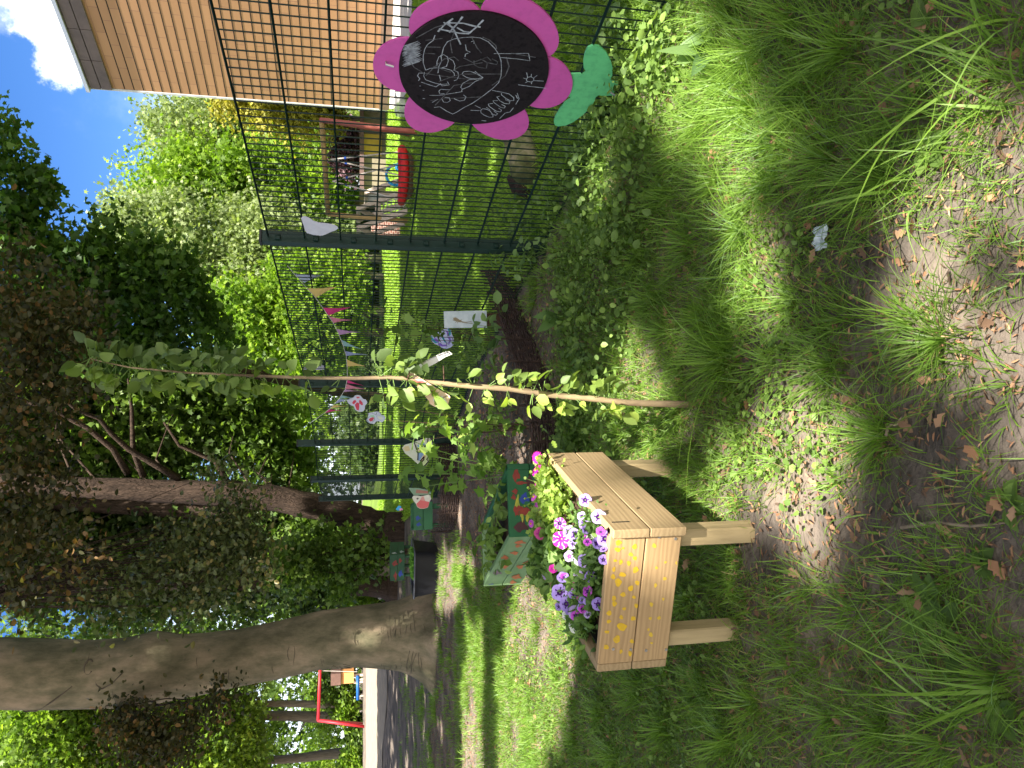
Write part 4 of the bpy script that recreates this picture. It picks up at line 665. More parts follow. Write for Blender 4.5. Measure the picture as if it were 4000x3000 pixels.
mb = MB(); c4 = [Z1(830, 1180, 18.2), Z1(820, 1360, 18.2), Z1(1080, 1290, 17.8), Z1(1090, 1140, 17.8)]
for i in range(7):
    t_ = i / 6; s_ = lambda v: (0, 0, .02 * math.sin(9 * v))
    mb.tube([c4[0] * (1 - t_) + c4[1] * t_, c4[3] * (1 - t_) + c4[2] * t_], .012, 5); mb.tube([c4[0] * (1 - t_) + c4[3] * t_, c4[1] * (1 - t_) + c4[2] * t_], .012, 5)
put('climbing_net', mb, m_rope, cf)
mb = MB(); mb.quadbox([Z1(655, 1115, 19.6), Z1(655, 1225, 19.6), Z1(840, 1225, 19.6), Z1(830, 1100, 19.6)], (0, -1, 0), .03); put('side_panel', mb, M('pale_panel', (.50, .52, .50), rough=.7), cf)
# brick store wall and low sheds behind the climbing frame
bw = thing('brick_wall', G(1590, 915), 'low red brick wall at the left end of the climbing frame', 'wall')
m_bk = bpy.data.materials.new('red_brick'); m_bk.use_nodes = True; T_b = m_bk.node_tree; br = T_b.nodes.new('ShaderNodeTexBrick'); br.inputs['Scale'].default_value = 4; br.inputs['Color1'].default_value = (.22, .08, .055, 1); br.inputs['Color2'].default_value = (.14, .06, .045, 1); br.inputs['Mortar'].default_value = (.42, .33, .27, 1); br.inputs['Mortar Size'].default_value = .03
tcb = T_b.nodes.new('ShaderNodeTexCoord'); mpb = T_b.nodes.new('ShaderNodeMapping'); mpb.inputs['Rotation'].default_value = (math.pi / 2, 0, 0); T_b.links.new(tcb.outputs['Object'], mpb.inputs[0]); T_b.links.new(mpb.outputs[0], br.inputs[0]); T_b.links.new(br.outputs[0], T_b.nodes['Principled BSDF'].inputs['Base Color'])
mb = MB(); a, b = PY(1450, 880, 20.5), PY(1590, 948, 20.5); mb.box(((a[0] + b[0]) / 2, 20.6, a[2] / 2 - .05), (abs(a[0] - b[0]) + .25, .25, a[2] + .1)); put('bricks', mb, m_bk, bw)
mb = MB(); a2 = PY(1500, 930, 20.2); b2 = PY(1500, 952, 20.2); mb.box(((a2[0] + b2[0]) / 2 - .05, 20.25, a2[2] / 2), (.35, .05, a2[2])); put('plank_door', mb, M('orange_plank', (.45, .22, .09), (.35, .17, .07), scale=3, stretch=(9, 9, 1)), bw)
sh = thing('garden_shed', base(1495, 560, 31), 'flat brown shed with a mustard yellow panel at the far end of the lawn', 'shed')
def facade(q0, q1, Yd, dep, m, name, par):
    a, b = PY(*q0, Yd), PY(*q1, Yd); mb = MB(); mb.box(((a[0] + b[0]) / 2, Yd + dep / 2, (a[2] + b[2]) / 2), (abs(a[0] - b[0]), dep, abs(a[2] - b[2]))); return put(name, mb, m, par)
facade((1422, 428), (1515, 735), 31, 3, M('shed_wall', (.26, .22, .15), (.20, .17, .12), rough=.9), 'wall', sh); facade((1405, 424), (1422, 738), 30.8, 3.4, M('shed_roof', (.16, .10, .09), rough=.8), 'roof', sh); facade((1409, 521), (1490, 607), 30.9, .1, M('mustard_panel', (.52, .36, .06), (.45, .30, .05), rough=.8), 'yellow_panel', sh)
# red swing and play equipment far left
m_red = M('signal_red', (.50, .02, .03), (.42, .02, .03), rough=.45)
rs = thing('red_swing', G(1421, 2842), 'bright red A-frame swing beyond the sandy path at the left', 'swing'); Yr = G(1421, 2842)[1]
A = PY(1243, 2814, Yr); mb = MB(); mb.tube([A, PY(1253, 2560, Yr + .5)], .075, 10); put('crossbar', mb, m_red, rs, smooth=True)
for e in (G(1423, 2840), G(1418, 2828)): mb = MB(); mb.tube([A, e - (0, 0, .1)], .07, 10); put('leg', mb, m_red, rs, smooth=True)
for yy in (2600, 2620): mb = MB(); mb.tube([PY(1254, yy, Yr + .4), PY(1395, yy + 4, Yr + .4)], .015, 5); put('chain', mb, m_rope, rs)
ph = thing('play_tower', base(1420, 2650, 41), 'orange panelled play tower with a brown roof beside the beech trunk', 'play tower')
facade((1333, 2630), (1382, 2668), 41, 1.2, M('orange_board', (.62, .30, .10), (.55, .26, .09), rough=.7), 'panel', ph); facade((1292, 2634), (1331, 2676), 40.9, 1.5, M('tower_roof', (.16, .09, .07), rough=.8), 'roof', ph)
for yy in (2638, 2664): facade((1382, yy - 3), (1424, yy + 3), 41.2, .12, m_beam, 'post', ph)
bb = thing('blue_beam', base(1424, 2690, 39), 'blue balancing beam under the shrubs near the red swing', 'balance beam'); a, b = PY(1398, 2640, 39), PY(1398, 2733, 39); mb = MB(); mb.tube([a, b], .09, 10); put('beam', mb, M('blue_paint', (.02, .11, .36), rough=.4), bb, smooth=True)
for q in (a * .85 + b * .15, a * .15 + b * .85): mb = MB(); mb.tube([q, (q[0], q[1], float(H(q[0], q[1])) - .1)], .05, 8); put('post', mb, m_beam, bb)
# ------------------------------------------------------------------ planters
def woodmat(name, c1, c2, axis, rough=.7, rings=14):
    m = bpy.data.materials.new(name); m.use_nodes = True; t = m.node_tree; b = t.nodes['Principled BSDF']; b.inputs['Roughness'].default_value = rough; b.inputs['Specular IOR Level'].default_value = .25
    tcn = t.nodes.new('ShaderNodeTexCoord'); mp = t.nodes.new('ShaderNodeMapping'); mp.vector_type = 'TEXTURE'; mp.inputs['Rotation'].default_value = (0, 0, math.atan2(axis[1], axis[0])); mp.inputs['Scale'].default_value = (11, 1, 1)
    t.links.new(tcn.outputs['Object'], mp.inputs[0])
    nz = t.nodes.new('ShaderNodeTexNoise'); nz.inputs['Scale'].default_value = 5; nz.inputs['Detail'].default_value = 4; t.links.new(mp.outputs[0], nz.inputs['Vector'])
    wv = t.nodes.new('ShaderNodeTexWave'); wv.bands_direction = 'Z'; wv.inputs['Scale'].default_value = rings; wv.inputs['Distortion'].default_value = 9; wv.inputs['Detail'].default_value = 3; wv.inputs['Detail Scale'].default_value = 1.2; t.links.new(mp.outputs[0], wv.inputs['Vector'])
    fi = t.nodes.new('ShaderNodeTexNoise'); fi.inputs['Scale'].default_value = 120; t.links.new(mp.outputs[0], fi.inputs['Vector'])
    cr = t.nodes.new('ShaderNodeValToRGB'); cr.color_ramp.elements[0].color = (*c2, 1); cr.color_ramp.elements[1].color = (*c1, 1); cr.color_ramp.elements[0].position = .1; cr.color_ramp.elements[1].position = .85
    mx = t.nodes.new('ShaderNodeMixRGB'); mx.inputs[0].default_value = .62; t.links.new(wv.outputs[0], mx.inputs[1]); t.links.new(nz.outputs[0], mx.inputs[2])
    m2 = t.nodes.new('ShaderNodeMixRGB'); m2.inputs[0].default_value = .3; t.links.new(mx.outputs[0], m2.inputs[1]); t.links.new(fi.outputs[0], m2.inputs[2]); t.links.new(m2.outputs[0], cr.inputs[0]); t.links.new(cr.outputs[0], b.inputs['Base Color'])
    bp = t.nodes.new('ShaderNodeBump'); bp.inputs['Strength'].default_value = .25; bp.inputs['Distance'].default_value = .003; t.links.new(m2.outputs[0], bp.inputs['Height']); t.links.new(bp.outputs[0], b.inputs['Normal'])
    return m
PA = PZ(2386, 2059, .466); PB = PZ(2335, 2597, .466); PC_ = PZ(2134, 1814, .466)
du = (PB - PA); LU = np.linalg.norm(du); du /= LU; dv = PC_ - PA; dv -= du * np.dot(dv, du) * .5; LV = np.linalg.norm(dv); dv /= LV
nf = np.array((du[1], -du[0], 0)); nf = nf if nf[1] < 0 else -nf; nr = np.array((dv[1], -dv[0], 0)); nr = nr if nr[0] > 0 else -nr
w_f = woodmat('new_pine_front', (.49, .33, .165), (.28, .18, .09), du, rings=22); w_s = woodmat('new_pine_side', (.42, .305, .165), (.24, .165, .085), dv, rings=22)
w_l = M('pine_post', (.42, .32, .17), (.31, .235, .12), scale=6, stretch=(5, 5, .6), rough=.8, bump=.3)
pc = PA + du * LU / 2 + dv * LV / 2; pln = thing('wooden_planter', (pc[0], pc[1], 0), 'new raised pine planter with yellow paint dabs and purple flowers, nearest the camera', 'planter')
TH = .026; zt = .466; bh = .107
def board(name, a, b, n, z1, z0, mat, par, th=TH):
    mb = MB(); a = np.array((a[0], a[1], 0)); b = np.array((b[0], b[1], 0)); d = b - a; L = np.linalg.norm(d); mb.box((a + b) / 2 - n * th / 2 + (0, 0, (z0 + z1) / 2), (L, th, z1 - z0), d, (0, 0, 1), bev=.0025); return put(name, mb, mat, par)
D_ = PA + du * LU + dv * LV
for k in range(2):
    z1 = zt - k * (bh + .003); z0 = z1 - bh
    f_ = board('front_board', PA + du * .006, PA + du * (LU - .0), nf, z1, z0, w_f, pln)
    board('side_board', PA - nf * -.0 - dv * .024, PA + dv * LV, nr, z1, z0, w_s, pln); board('side_board', PA + du * (LU + .026) - dv * .0, D_ + du * .026, -nr, z1, z0, w_s, pln); board('back_board', PA + dv * LV + du * .0, D_, -nf, z1, z0, w_f, pln)
    if k == 0: fb0 = f_
    else: fb1 = f_
ftn = lambda x, y, o=.0007: PP(x, y, PA + nf * o, nf)
spots = [(690, 130, 14, 18), (742, 155, 20, 12), (690, 200, 20, 16), (685, 245, 20, 14), (720, 235, 10, 9), (795, 225, 16, 16), (770, 275, 15, 12), (668, 315, 11, 10), (705, 325, 12, 16), (757, 333, 13, 15), (797, 300, 13, 15), (661, 372, 11, 16), (655, 420, 15, 15), (715, 405, 22, 17), (800, 375, 18, 22), (688, 457, 22, 24), (812, 460, 14, 17), (770, 495, 17, 20), (720, 535, 18, 13), (790, 552, 12, 11), (660, 560, 13, 20), (664, 595, 16, 16), (805, 608, 12, 15), (728, 628, 12, 12), (630, 655, 17, 15), (708, 682, 13, 13), (785, 690, 16, 17), (627, 710, 15, 11), (712, 745, 32, 24), (616, 778, 15, 12), (680, 825, 22, 24), (777, 838, 14, 12), (610, 875, 16, 18), (706, 905, 10, 14), (765, 918, 12, 16)]
spots2 = [(922, 218, 14, 15), (990, 432, 12, 13), (930, 476, 10, 13), (903, 600, 12, 14), (897, 690, 10, 12), (953, 687, 12, 11), (900, 795, 13, 14), (936, 362, 9, 12), (994, 326, 9, 8), (980, 565, 8, 9), (905, 850, 9, 8), (885, 762, 8, 9), (1065, 330, 6, 10)]
for par, sp2, m in ((fb0, spots, M('yellow_paint', (.66, .42, .01), (.52, .33, .04), scale=90, rough=.7)), (fb1, spots2, M('thin_yellow_paint', (.60, .42, .04), (.55, .36, .05), scale=90, rough=.7))):
    mb = MB()
    for i, (a, b, rx, ry) in enumerate(sp2):
        pt = [ftn(2000 + (a + rx * math.cos(t) * (1 + .18 * math.sin(3 * t + i))) / 1.659, 2000 + (b + ry * math.sin(t) * (1 + .2 * math.sin(2 * t + 2 * i))) / 1.659) for t in np.linspace(0, 2 * math.pi, 14, endpoint=False)]
        mb.add(pt, [tuple(range(14))])
    put('paint_dabs', mb, m, par)
for par, L in ((fb0, ((743, 156), (836, 155), (655, 888), (769, 890))), (fb1, ((953, 161), (1059, 173), (868, 896), (998, 891)))):
    mb = MB()
    for a, b in L: c = ftn(2000 + a / 1.659, 2000 + b / 1.659, 0); mb.tube([c, c + nf * .0022], .0045, 10)
    put('screws', mb, m_screw, par)
for (gx_, sg_) in (((2970, 2066), 0), ((2912, 2525), 0), ((2567, 1872), 0)):
    g = G(*gx_)
legpos = [PA + du * .055 + dv * .05, PA + du * (LU - .055) + dv * .05, PA + du * .05 + dv * (LV - .06), D_ - du * .06 - dv * .06]
for q in legpos: mb = MB(); mb.box((q[0], q[1], .10), (.052, .052, .32), du, bev=.004); put('leg', mb, w_l, pln)
m_potsoil = M('potting_soil', (.10, .055, .035), (.03, .02, .015), scale=25, rough=.95, bump=1, bscale=60)
m_liner = M('black_liner', (.02, .02, .02), rough=.35, spec=.5)
mb = MB(); e = .03
vs = []; nx = 14
for j in range(nx + 1):
    for i in range(nx + 1):
        q = PA + du * (e + (LU - 2 * e + .02) * i / nx) + dv * (e + (LV - 2 * e) * j / nx); vs.append((q[0], q[1], .415 + .008 * math.sin(i * 2.3) * math.cos(j * 1.9) + random.random() * .008))
mb.add(vs, [(j * (nx + 1) + i, j * (nx + 1) + i + 1, (j + 1) * (nx + 1) + i + 1, (j + 1) * (nx + 1) + i) for j in range(nx) for i in range(nx)]); put('soil', mb, m_potsoil, pln)
mb = MB()
for a, b, n in ((PA, PB, nf), (PB + du * .0, D_, -nr), (PA, PA + dv * LV, nr)):
    a2 = a + dv * .03 if n is not nf else a; mb.quadbox([(a2 - n * .03) * (1, 1, 0) + (0, 0, .40), (b - n * .03) * (1, 1, 0) + (0, 0, .40), (b - n * .03) * (1, 1, 0) + (0, 0, .452), (a2 - n * .03) * (1, 1, 0) + (0, 0, .452)], n, .003)
put('liner', mb, m_liner, pln)
# flowers
l_pet = LM('petunia_leaves', [(.06, .12, .03), (.12, .22, .05), (.24, .36, .09)], .35, rough=.55)
l_dai = LM('daisy_leaves', [(.14, .22, .04), (.24, .35, .06), (.38, .48, .12)], .4)
def pm_(n, c): return LM(n, [c, c], .35, rough=.6, spec=.2, tcol=(1, 1, 1))
PETC = dict(lilac=pm_('lilac_petal', (.42, .30, .74)), pale=pm_('pale_lilac_petal', (.58, .44, .80)), throat=pm_('violet_throat', (.07, .01, .16)), yellow=pm_('yellow_eye', (.75, .50, .04)), magenta=pm_('magenta_petal', (.62, .03, .38)), pink=pm_('pink_petal', (.78, .12, .38)), white=pm_('white_petal', (.80, .82, .76)), orchid=pm_('orchid_petal', (.60, .10, .62)))
def corolla(name, c, n, R, mats, par, speck=False):
    R = R * .98
    n = norm(np.array(n, float)); a = np.cross(n, (0, 0, 1)); a = a / np.linalg.norm(a); b = np.cross(n, a); rot = random.random() * 6; mb = MB(); seg = 40; rings = [(0, -.38), (.10, -.30), (.36, -.12), (.62, -.02), (1.0, .0)]; vs = []
    for (r, h) in rings:
        for k in range(seg):
            t = 2 * math.pi * k / seg; lob = 1 + (.12 * abs(math.cos(2.5 * t)) ** .6 - .08) * (r > .5) + (.02 * random.random() if r == 1 else 0); hh = h + (.05 * math.cos(5 * t) + .03 * math.sin(3 * t + rot) if r == 1 else 0)
            rr = r * R * lob; vs.append(np.array(c) + (a * math.cos(t + rot) + b * math.sin(t + rot)) * rr + n * hh * R)
    vs.append(np.array(c) - n * R * 1.5); L = len(rings)
    for j in range(L - 1):
        for k in range(seg):
            k2 = (k + 1) % seg; m_i = 2 if j == 0 else (1 if j == 1 or (j == 2 and (k // 2) % 4 == 0) else 0)
            if speck and j >= 2 and (k * 7 + j * 3) % 5 == 0: m_i = 2
            mb.add([vs[j * seg + k], vs[j * seg + k2], vs[(j + 1) * seg + k2], vs[(j + 1) * seg + k]], [(0, 1, 2, 3)], m_i)
    mb.tube([vs[-1], np.array(c) - n * R * .3], [R * .08, R * .14], 6, 3)
    put(name, mb, mats, par, smooth=True)
def hit_box(x, y, z): return PZ(x, y, z)
Q5 = lambda a, b, z: PZ(2050 + a / 1.951, 1750 + b / 1.951, z)
campos = np.array((0, 0, EYE))
m_green = M('stem_green', (.16, .26, .06), (.12, .20, .05), rough=.6)
def foliage(name, centers, rad, n, size, mat, par, tpl=OVAL, zr=(.42, .5), up=.6, width=1.):
    C = np.array(centers)[rng.integers(0, len(centers), n)]; P = C + rng.normal(size=(n, 3)) * rad; P[:, 2] = zr[0] + (zr[1] - zr[0]) * rng.random(n) ** .8
    A = rng.normal(size=(n, 3)); A[:, 2] = np.abs(A[:, 2]) * .6 + .1; V = leafverts(P, A, size * (.6 + .7 * rng.random(n)), tpl, up=up, width=width); return put_arr(name, V, None, tpl[1], np.clip(.5 + .25 * rng.normal(size=n), 0, 1), mat, par)
def to_cam(c, j=.45): n = norm(campos - np.array(c)); return n + rng.normal(size=3) * j * .5 + np.array((0, 0, .15))
lil = [PETC['lilac'], PETC['throat'], PETC['yellow'], m_green]; pal = [PETC['pale'], PETC['throat'], PETC['yellow'], m_green]; mag = [PETC['magenta'], PETC['magenta'], PETC['white'], m_green]; pnk = [PETC['pink'], PETC['magenta'], PETC['white'], m_green]; whi = [PETC['white'], PETC['white'], PETC['yellow'], m_green]
t1 = thing('calibrachoa_plant', Q5(520, 720, .42), 'lilac bell flowers with dark purple throats at the front right corner of the pine planter', 'flowering plant', 'flowers in the pine planter')
foliage('foliage', [Q5(460, 640, .44), Q5(540, 760, .44), Q5(560, 900, .44), Q5(480, 860, .45), Q5(560, 640, .44)], .038, 1400, .026, l_pet, t1, zr=(.42, .475), width=.7)
for a, b, z, m, R in ((460, 398, .475, lil, .020), (562, 524, .47, pal, .022), (455, 575, .475, lil, .019), (612, 690, .468, lil, .024), (455, 862, .478, lil, .022), (500, 690, .47, whi, .013), (435, 520, .47, pal, .015), (408, 860, .485, whi, .015)): c = Q5(a, b, z); corolla('blossom', c, to_cam(c, .3), R, m, t1)
t2 = thing('petunia_plant', Q5(330, 700, .42), 'speckled magenta and lilac trumpet blossoms in the middle of the pine planter', 'flowering plant', 'flowers in the pine planter')
foliage('foliage', [Q5(200, 720, .46), Q5(150, 860, .46), Q5(260, 820, .45), Q5(180, 900, .46), Q5(300, 760, .45), Q5(150, 880, .46)], .036, 900, .042, l_pet, t2, zr=(.43, .50), width=1.15)
for a, b, z, m, R, sp_k in ((278, 700, .50, mag, .030, True), (118, 652, .51, pnk, .024, False), (268, 575, .50, [PETC['orchid'], PETC['throat'], PETC['white'], m_green], .020, True), (340, 640, .485, pal, .022, False), (385, 665, .48, lil, .024, False), (340, 825, .485, [PETC['pale'], PETC['orchid'], PETC['pink'], m_green], .018, False), (300, 985, .49, [PETC['orchid']] * 3 + [m_green], .014, False), (215, 920, .50, [PETC['magenta']] * 3 + [m_green], .015, False)): c = Q5(a, b, z); corolla('blossom', c, to_cam(c, .5), R, m, t2, sp_k)
t3 = thing('petunia_plant', Q5(380, 1150, .42), 'lilac and white petunias at the left end of the pine planter', 'flowering plant', 'flowers in the pine planter')
foliage('foliage', [Q5(420, 1080, .45), Q5(470, 1180, .44), Q5(400, 1250, .45), Q5(500, 1100, .44), Q5(480, 1290, .44), Q5(540, 1000, .44)], .042, 1300, .030, l_pet, t3, zr=(.42, .48), width=.8)
for a, b, z, m, R in ((265, 1100, .50, lil, .028), (290, 985, .495, lil, .020), (375, 1110, .485, lil, .020), (320, 1190, .49, lil, .024), (390, 1255, .485, pal, .024), (355, 1245, .48, lil, .020), (255, 1210, .49, lil, .014), (325, 1275, .48, whi, .018), (385, 1360, .478, whi, .022), (560, 1190, .465, lil, .020), (470, 950, .475, pal, .022), (500, 980, .47, lil, .018), (420, 950, .48, pal, .016)): c = Q5(a, b, z); corolla('blossom', c, to_cam(c, .6), R, m, t3)
for t_, n_f, cx_, cy_ in ((t1, 9, 500, 700), (t2, 10, 260, 760), (t3, 12, 400, 1170)):
    for _ in range(n_f):
        a = cx_ + random.gauss(0, 55); b = cy_ + random.gauss(0, 110); c = Q5(min(a, 600), b, .47 + .02 * random.random()); corolla('blossom', c, to_cam(c, 1.1), random.uniform(.011, .018), random.choice((lil, lil, pal, [PETC['orchid'], PETC['throat'], PETC['pink'], m_green], mag)) if t_ is not t2 else random.choice((mag, pnk, pal, lil, [PETC['orchid'], PETC['throat'], PETC['pink'], m_green])), t_)
t4 = thing('daisy_plant', Q5(200, 380, .42), 'magenta daisies on thin stems at the back right corner of the pine planter', 'flowering plant', 'flowers in the pine planter')
foliage('foliage', [Q5(240, 300, .45), Q5(220, 400, .45), Q5(180, 480, .46), Q5(300, 440, .45), Q5(210, 220, .46), Q5(170, 560, .46)], .04, 1500, .026, l_dai, t4, LOBED, zr=(.42, .51))
DZ = []
for a, b, h, R, k in ((92, 75, .565, .019, 'magenta'), (85, 163, .56, .021, 'magenta'), (118, 266, .55, .020, 'magenta'), (128, 430, .54, .022, 'orchid'), (68, 372, .55, .014, 'orchid'), (140, 480, .53, .016, 'pale'), (46, 577, .54, .012, 'orchid'), (178, 262, .52, .012, 'pale'), (222, 425, .50, .014, 'orchid'), (355, 360, .47, .012, 'magenta'), (45, 180, .57, .006, None), (5, 230, .57, .006, None), (27, 305, .56, .005, None), (50, 347, .55, .005, None), (2, 385, .57, .004, None), (2, 440, .57, .004, None), (75, 215, .55, .005, None)):
    y_ = Q5(230, b * .6 + 160, .45)[1] + .02; c = PY(2050 + a / 1.951, 1750 + b / 1.951, y_); root = Q5(240, 300 + (b - 300) * .45, .43); mb = MB(); R = R * 1.35 if k else R
    mb.tube([root, root * .5 + c * .5 + (0, -.01, .03), c], .0014, 4); n = norm(campos - c) + np.array((.1, .2, .45)) + rng.normal(size=3) * .25; n = norm(n); A_ = norm(np.cross(n, (0, 0, 1))); B_2 = np.cross(n, A_)
    if k:
        for j in range(18):
            t = 2 * math.pi * j / 18 + random.random() * .1; d = A_ * math.cos(t) + B_2 * math.sin(t); s2 = np.cross(n, d) * R * .12; mb.add([c + d * R * .2 - s2 * .6, c + d * R * .2 + s2 * .6, c + d * R * .75 + s2 * 1.2, c + d * R - n * R * .15, c + d * R * .75 - s2 * 1.2], [(0, 1, 2, 3, 4)], 1)
        mb.tube([c - n * .002, c + n * .003], [R * .28, R * .22], 8, 2); put('blossom', mb, [m_green, PETC[k], PETC['yellow']], t4)
    else: mb.tube([c - n * .004, c + n * .004], [R * .8, R], 6, 1); put('bud', mb, [m_green, l_dai], t4)
# green painted planters
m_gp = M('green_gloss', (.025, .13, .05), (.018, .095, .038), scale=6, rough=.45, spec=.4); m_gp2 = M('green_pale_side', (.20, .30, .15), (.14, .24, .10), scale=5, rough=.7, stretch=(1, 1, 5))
def green_planter(label, c0, c1, c2, zt, zb, smears, mats, legs, scale_n='wooden_planter'):
    """c0 near corner, c1 right end, c2 left end"""
    c0, c1, c2 = [np.array((q[0], q[1], 0)) for q in (c0, c1, c2)]; c3 = c1 + c2 - c0; t = thing('painted_planter', (c0 + c3) / 2, label, 'planter'); out = {}
    def nrm_(a, b, o): d = b - a; n = np.array((d[1], -d[0], 0)); n /= np.linalg.norm(n); return n if np.dot(n, (a + b) / 2 - o) > 0 else -n
    o = (c0 + c3) / 2; h = (zt - zb) / 2
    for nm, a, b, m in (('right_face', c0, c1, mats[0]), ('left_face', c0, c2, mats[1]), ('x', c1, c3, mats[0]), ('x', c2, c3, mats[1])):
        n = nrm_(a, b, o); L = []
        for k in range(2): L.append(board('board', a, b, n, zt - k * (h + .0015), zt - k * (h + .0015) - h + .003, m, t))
        out[nm] = (a, n, L[0])
    for nm, sm, m in smears:
        a, n, par = out[nm]; mb = MB()
        for i, (x, y, rx, ry) in enumerate(sm):
            pt = [PP(x + rx * math.cos(q) * (1 + .35 * math.sin(3 * q + i * 2)), y + ry * math.sin(q) * (1 + .35 * math.sin(4 * q + i)), a + n * (.0016 + .0004 * i), n) for q in np.linspace(0, 2 * math.pi, 18, endpoint=False)]; mb.add(pt, [tuple(range(18))])
        put('paint_smears', mb, m, par)
    mb = MB(); z_ = zt - .045; ins = [c0 * .93 + c3 * .07, c1 * .93 + c2 * .07, c3 * .93 + c0 * .07, c2 * .93 + c1 * .07]; mb.add([q + (0, 0, z_) for q in ins], [(0, 1, 2, 3)]); put('soil', mb, m_potsoil, t)
    for q in legs or [c0 * .86 + c3 * .14, c1 * .86 + c2 * .14, c2 * .86 + c1 * .14, c3 * .86 + c0 * .14]: mb = MB(); mb.box((q[0], q[1], zb / 2 - .02), (.05, .05, zb + .14), c1 - c0, bev=.003); put('leg', mb, mats[2], t)
    return t
m_pr = M('red_smear', (.30, .05, .03), (.20, .035, .03), scale=20, rough=.6); m_pm = M('maroon_smear', (.09, .03, .03), (.06, .025, .03), scale=20, rough=.6); m_py = M('yellow_smear', (.50, .42, .05), (.22, .30, .05), scale=20, rough=.6); m_pb = M('blue_smear', (.03, .05, .35), (.03, .07, .22), scale=20, rough=.6); m_po = M('orange_smear', (.55, .14, .05), (.36, .14, .06), scale=25, rough=.7)
X4 = lambda a, b: (1500 + a / 2.37, 1650 + b / 2.37)
def sm4(L): return [(1500 + a / 2.37, 1650 + b / 2.37, rx / 2.37, ry / 2.37) for a, b, rx, ry in L]
green_planter('green raised planter finger-painted in red, orange and blue, behind the pine one', PZ(1991, 2100, .466), PZ(1981, 1812, .466), PZ(1888, 2289, .466), .466, .25,
    [('right_face', sm4([(1225, 480, 30, 60), (1270, 560, 60, 14), (1215, 640, 26, 22), (1200, 690, 20, 24), (1290, 820, 50, 40), (1230, 820, 26, 50), (1420, 800, 30, 90)]), m_pr), ('right_face', sm4([(1270, 960, 60, 50), (1350, 560, 40, 60), (1420, 960, 50, 20)]), m_pm), ('right_face', sm4([(1235, 760, 22, 80), (1330, 860, 26, 50), (1280, 850, 18, 60)]), m_py), ('right_face', sm4([(1300, 700, 40, 46)]), m_pb),
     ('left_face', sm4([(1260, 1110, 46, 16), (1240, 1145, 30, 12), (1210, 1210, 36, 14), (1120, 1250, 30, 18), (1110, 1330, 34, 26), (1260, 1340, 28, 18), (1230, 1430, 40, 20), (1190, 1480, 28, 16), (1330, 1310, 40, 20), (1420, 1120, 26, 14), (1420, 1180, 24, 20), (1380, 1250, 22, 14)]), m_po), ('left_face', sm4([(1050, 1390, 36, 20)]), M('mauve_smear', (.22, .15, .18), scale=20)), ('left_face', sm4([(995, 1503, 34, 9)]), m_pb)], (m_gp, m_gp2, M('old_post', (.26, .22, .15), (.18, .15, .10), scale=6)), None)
X3 = lambda a, b: (1500 + a / 4.74, 2050 + b / 4.74)
g2a = PZ(1616, 2070, .466); g2r = PZ(1616, 1962, .466); green_planter('bright green raised planter with blue paint blots, half hidden by currant leaves', g2a, g2r, g2a + (-.12, .60, 0), .466, .22, [('right_face', [(1636, 2048, 9, 7), (1632, 2024, 10, 8)], m_pb)], (m_gp, m_gp, m_gp), None)
g3 = PZ(1528, 2168, .60); k3 = 15.0; c0 = PY(1526, 2168, k3); zt3 = c0[2]; zb3 = PY(1582, 2168, k3)[2]; c1 = PZ(1523, 2118, zt3); c1 = PY(1524, 2118, k3 + .35); c2 = PY(1524.5, 2270, k3 + .25)
green_planter('small dark green planter on legs with faded hand paintings, beyond the black tub', c0, c1, c2, zt3, zb3, [('left_face', [(1543, 2200, 10, 10), (1563, 2190, 6, 8), (1545, 2250, 6, 14)], m_pr), ('left_face', [(1565, 2240, 8, 12)], m_pb), ('right_face', [(1540, 2160, 9, 3), (1568, 2155, 8, 4)], M('white_smear', (.35, .42, .38)))], (M('dull_green', (.03, .09, .04), (.022, .07, .03), scale=6, rough=.6),) * 3, None)
# black mortar tub with seedlings
Ft = G(1715, 2164); tt = thing('mortar_tub', Ft, 'black plastic builder tub full of seedlings standing before the beech', 'tub')
bfr, bfl, bbr = G(1715, 2164), PY(1700, 2322, Ft[1] + .15), PY(1702, 2114, Ft[1] + .42); bbl = bfl + bbr - bfr
tfr, tfl, tbr = PY(1637, 2160, Ft[1] - .08), PY(1621, 2342, Ft[1] + .10), PY(1624, 2101, Ft[1] + .55); zt_ = (tfr[2] + tfl[2]) / 2 + .02
B4_ = [np.array((q[0], q[1], 0.01)) for q in (bfr, bfl, bbl, bbr)]; tfr, tfl, tbr = [np.array((q[0], q[1], zt_)) for q in (tfr, tfl, tbr)]; tbl = tfl + tbr - tfr; T4_ = [tfr, tfl, tbl, tbr]
def rrect(q, r=.16, n=5):
    o = []
    for i in range(4):
        p, a, b = q[i], q[(i - 1) % 4], q[(i + 1) % 4]; p0_ = p + (a - p) * r; p1_ = p + (b - p) * r
        for k in range(n + 1): t = k / n; o.append((1 - t) ** 2 * p0_ + 2 * t * (1 - t) * p + t * t * p1_)
    return o
rb, rt_ = rrect(B4_), rrect(T4_); n_ = len(rb); cT = sum(rt_) / n_; mb = MB(); L_ = [[q * 1.0 for q in rb], [a * .5 + b * .5 for a, b in zip(rb, rt_)], rt_, [q + (q - cT) * .05 for q in rt_], [q + (q - cT) * .05 + (0, 0, .012) for q in rt_], [q + (0, 0, .012) for q in rt_], [(a * .35 + b * .65) * (1, 1, 1) for a, b in zip([cT * .06 + q * .94 for q in rb], rt_)]]
L_[6] = [np.array((q[0], q[1], zt_ - .09)) for q in L_[6]]
mb.add([q for l in L_ for q in l], [(j * n_ + k, j * n_ + (k + 1) % n_, (j + 1) * n_ + (k + 1) % n_, (j + 1) * n_ + k) for j in range(6) for k in range(n_)] + [tuple(range(n_ - 1, -1, -1))]); put('tub_body', mb, M('black_plastic', (.014, .015, .02), (.010, .011, .015), scale=3, rough=.5, spec=.3), tt, smooth=False)
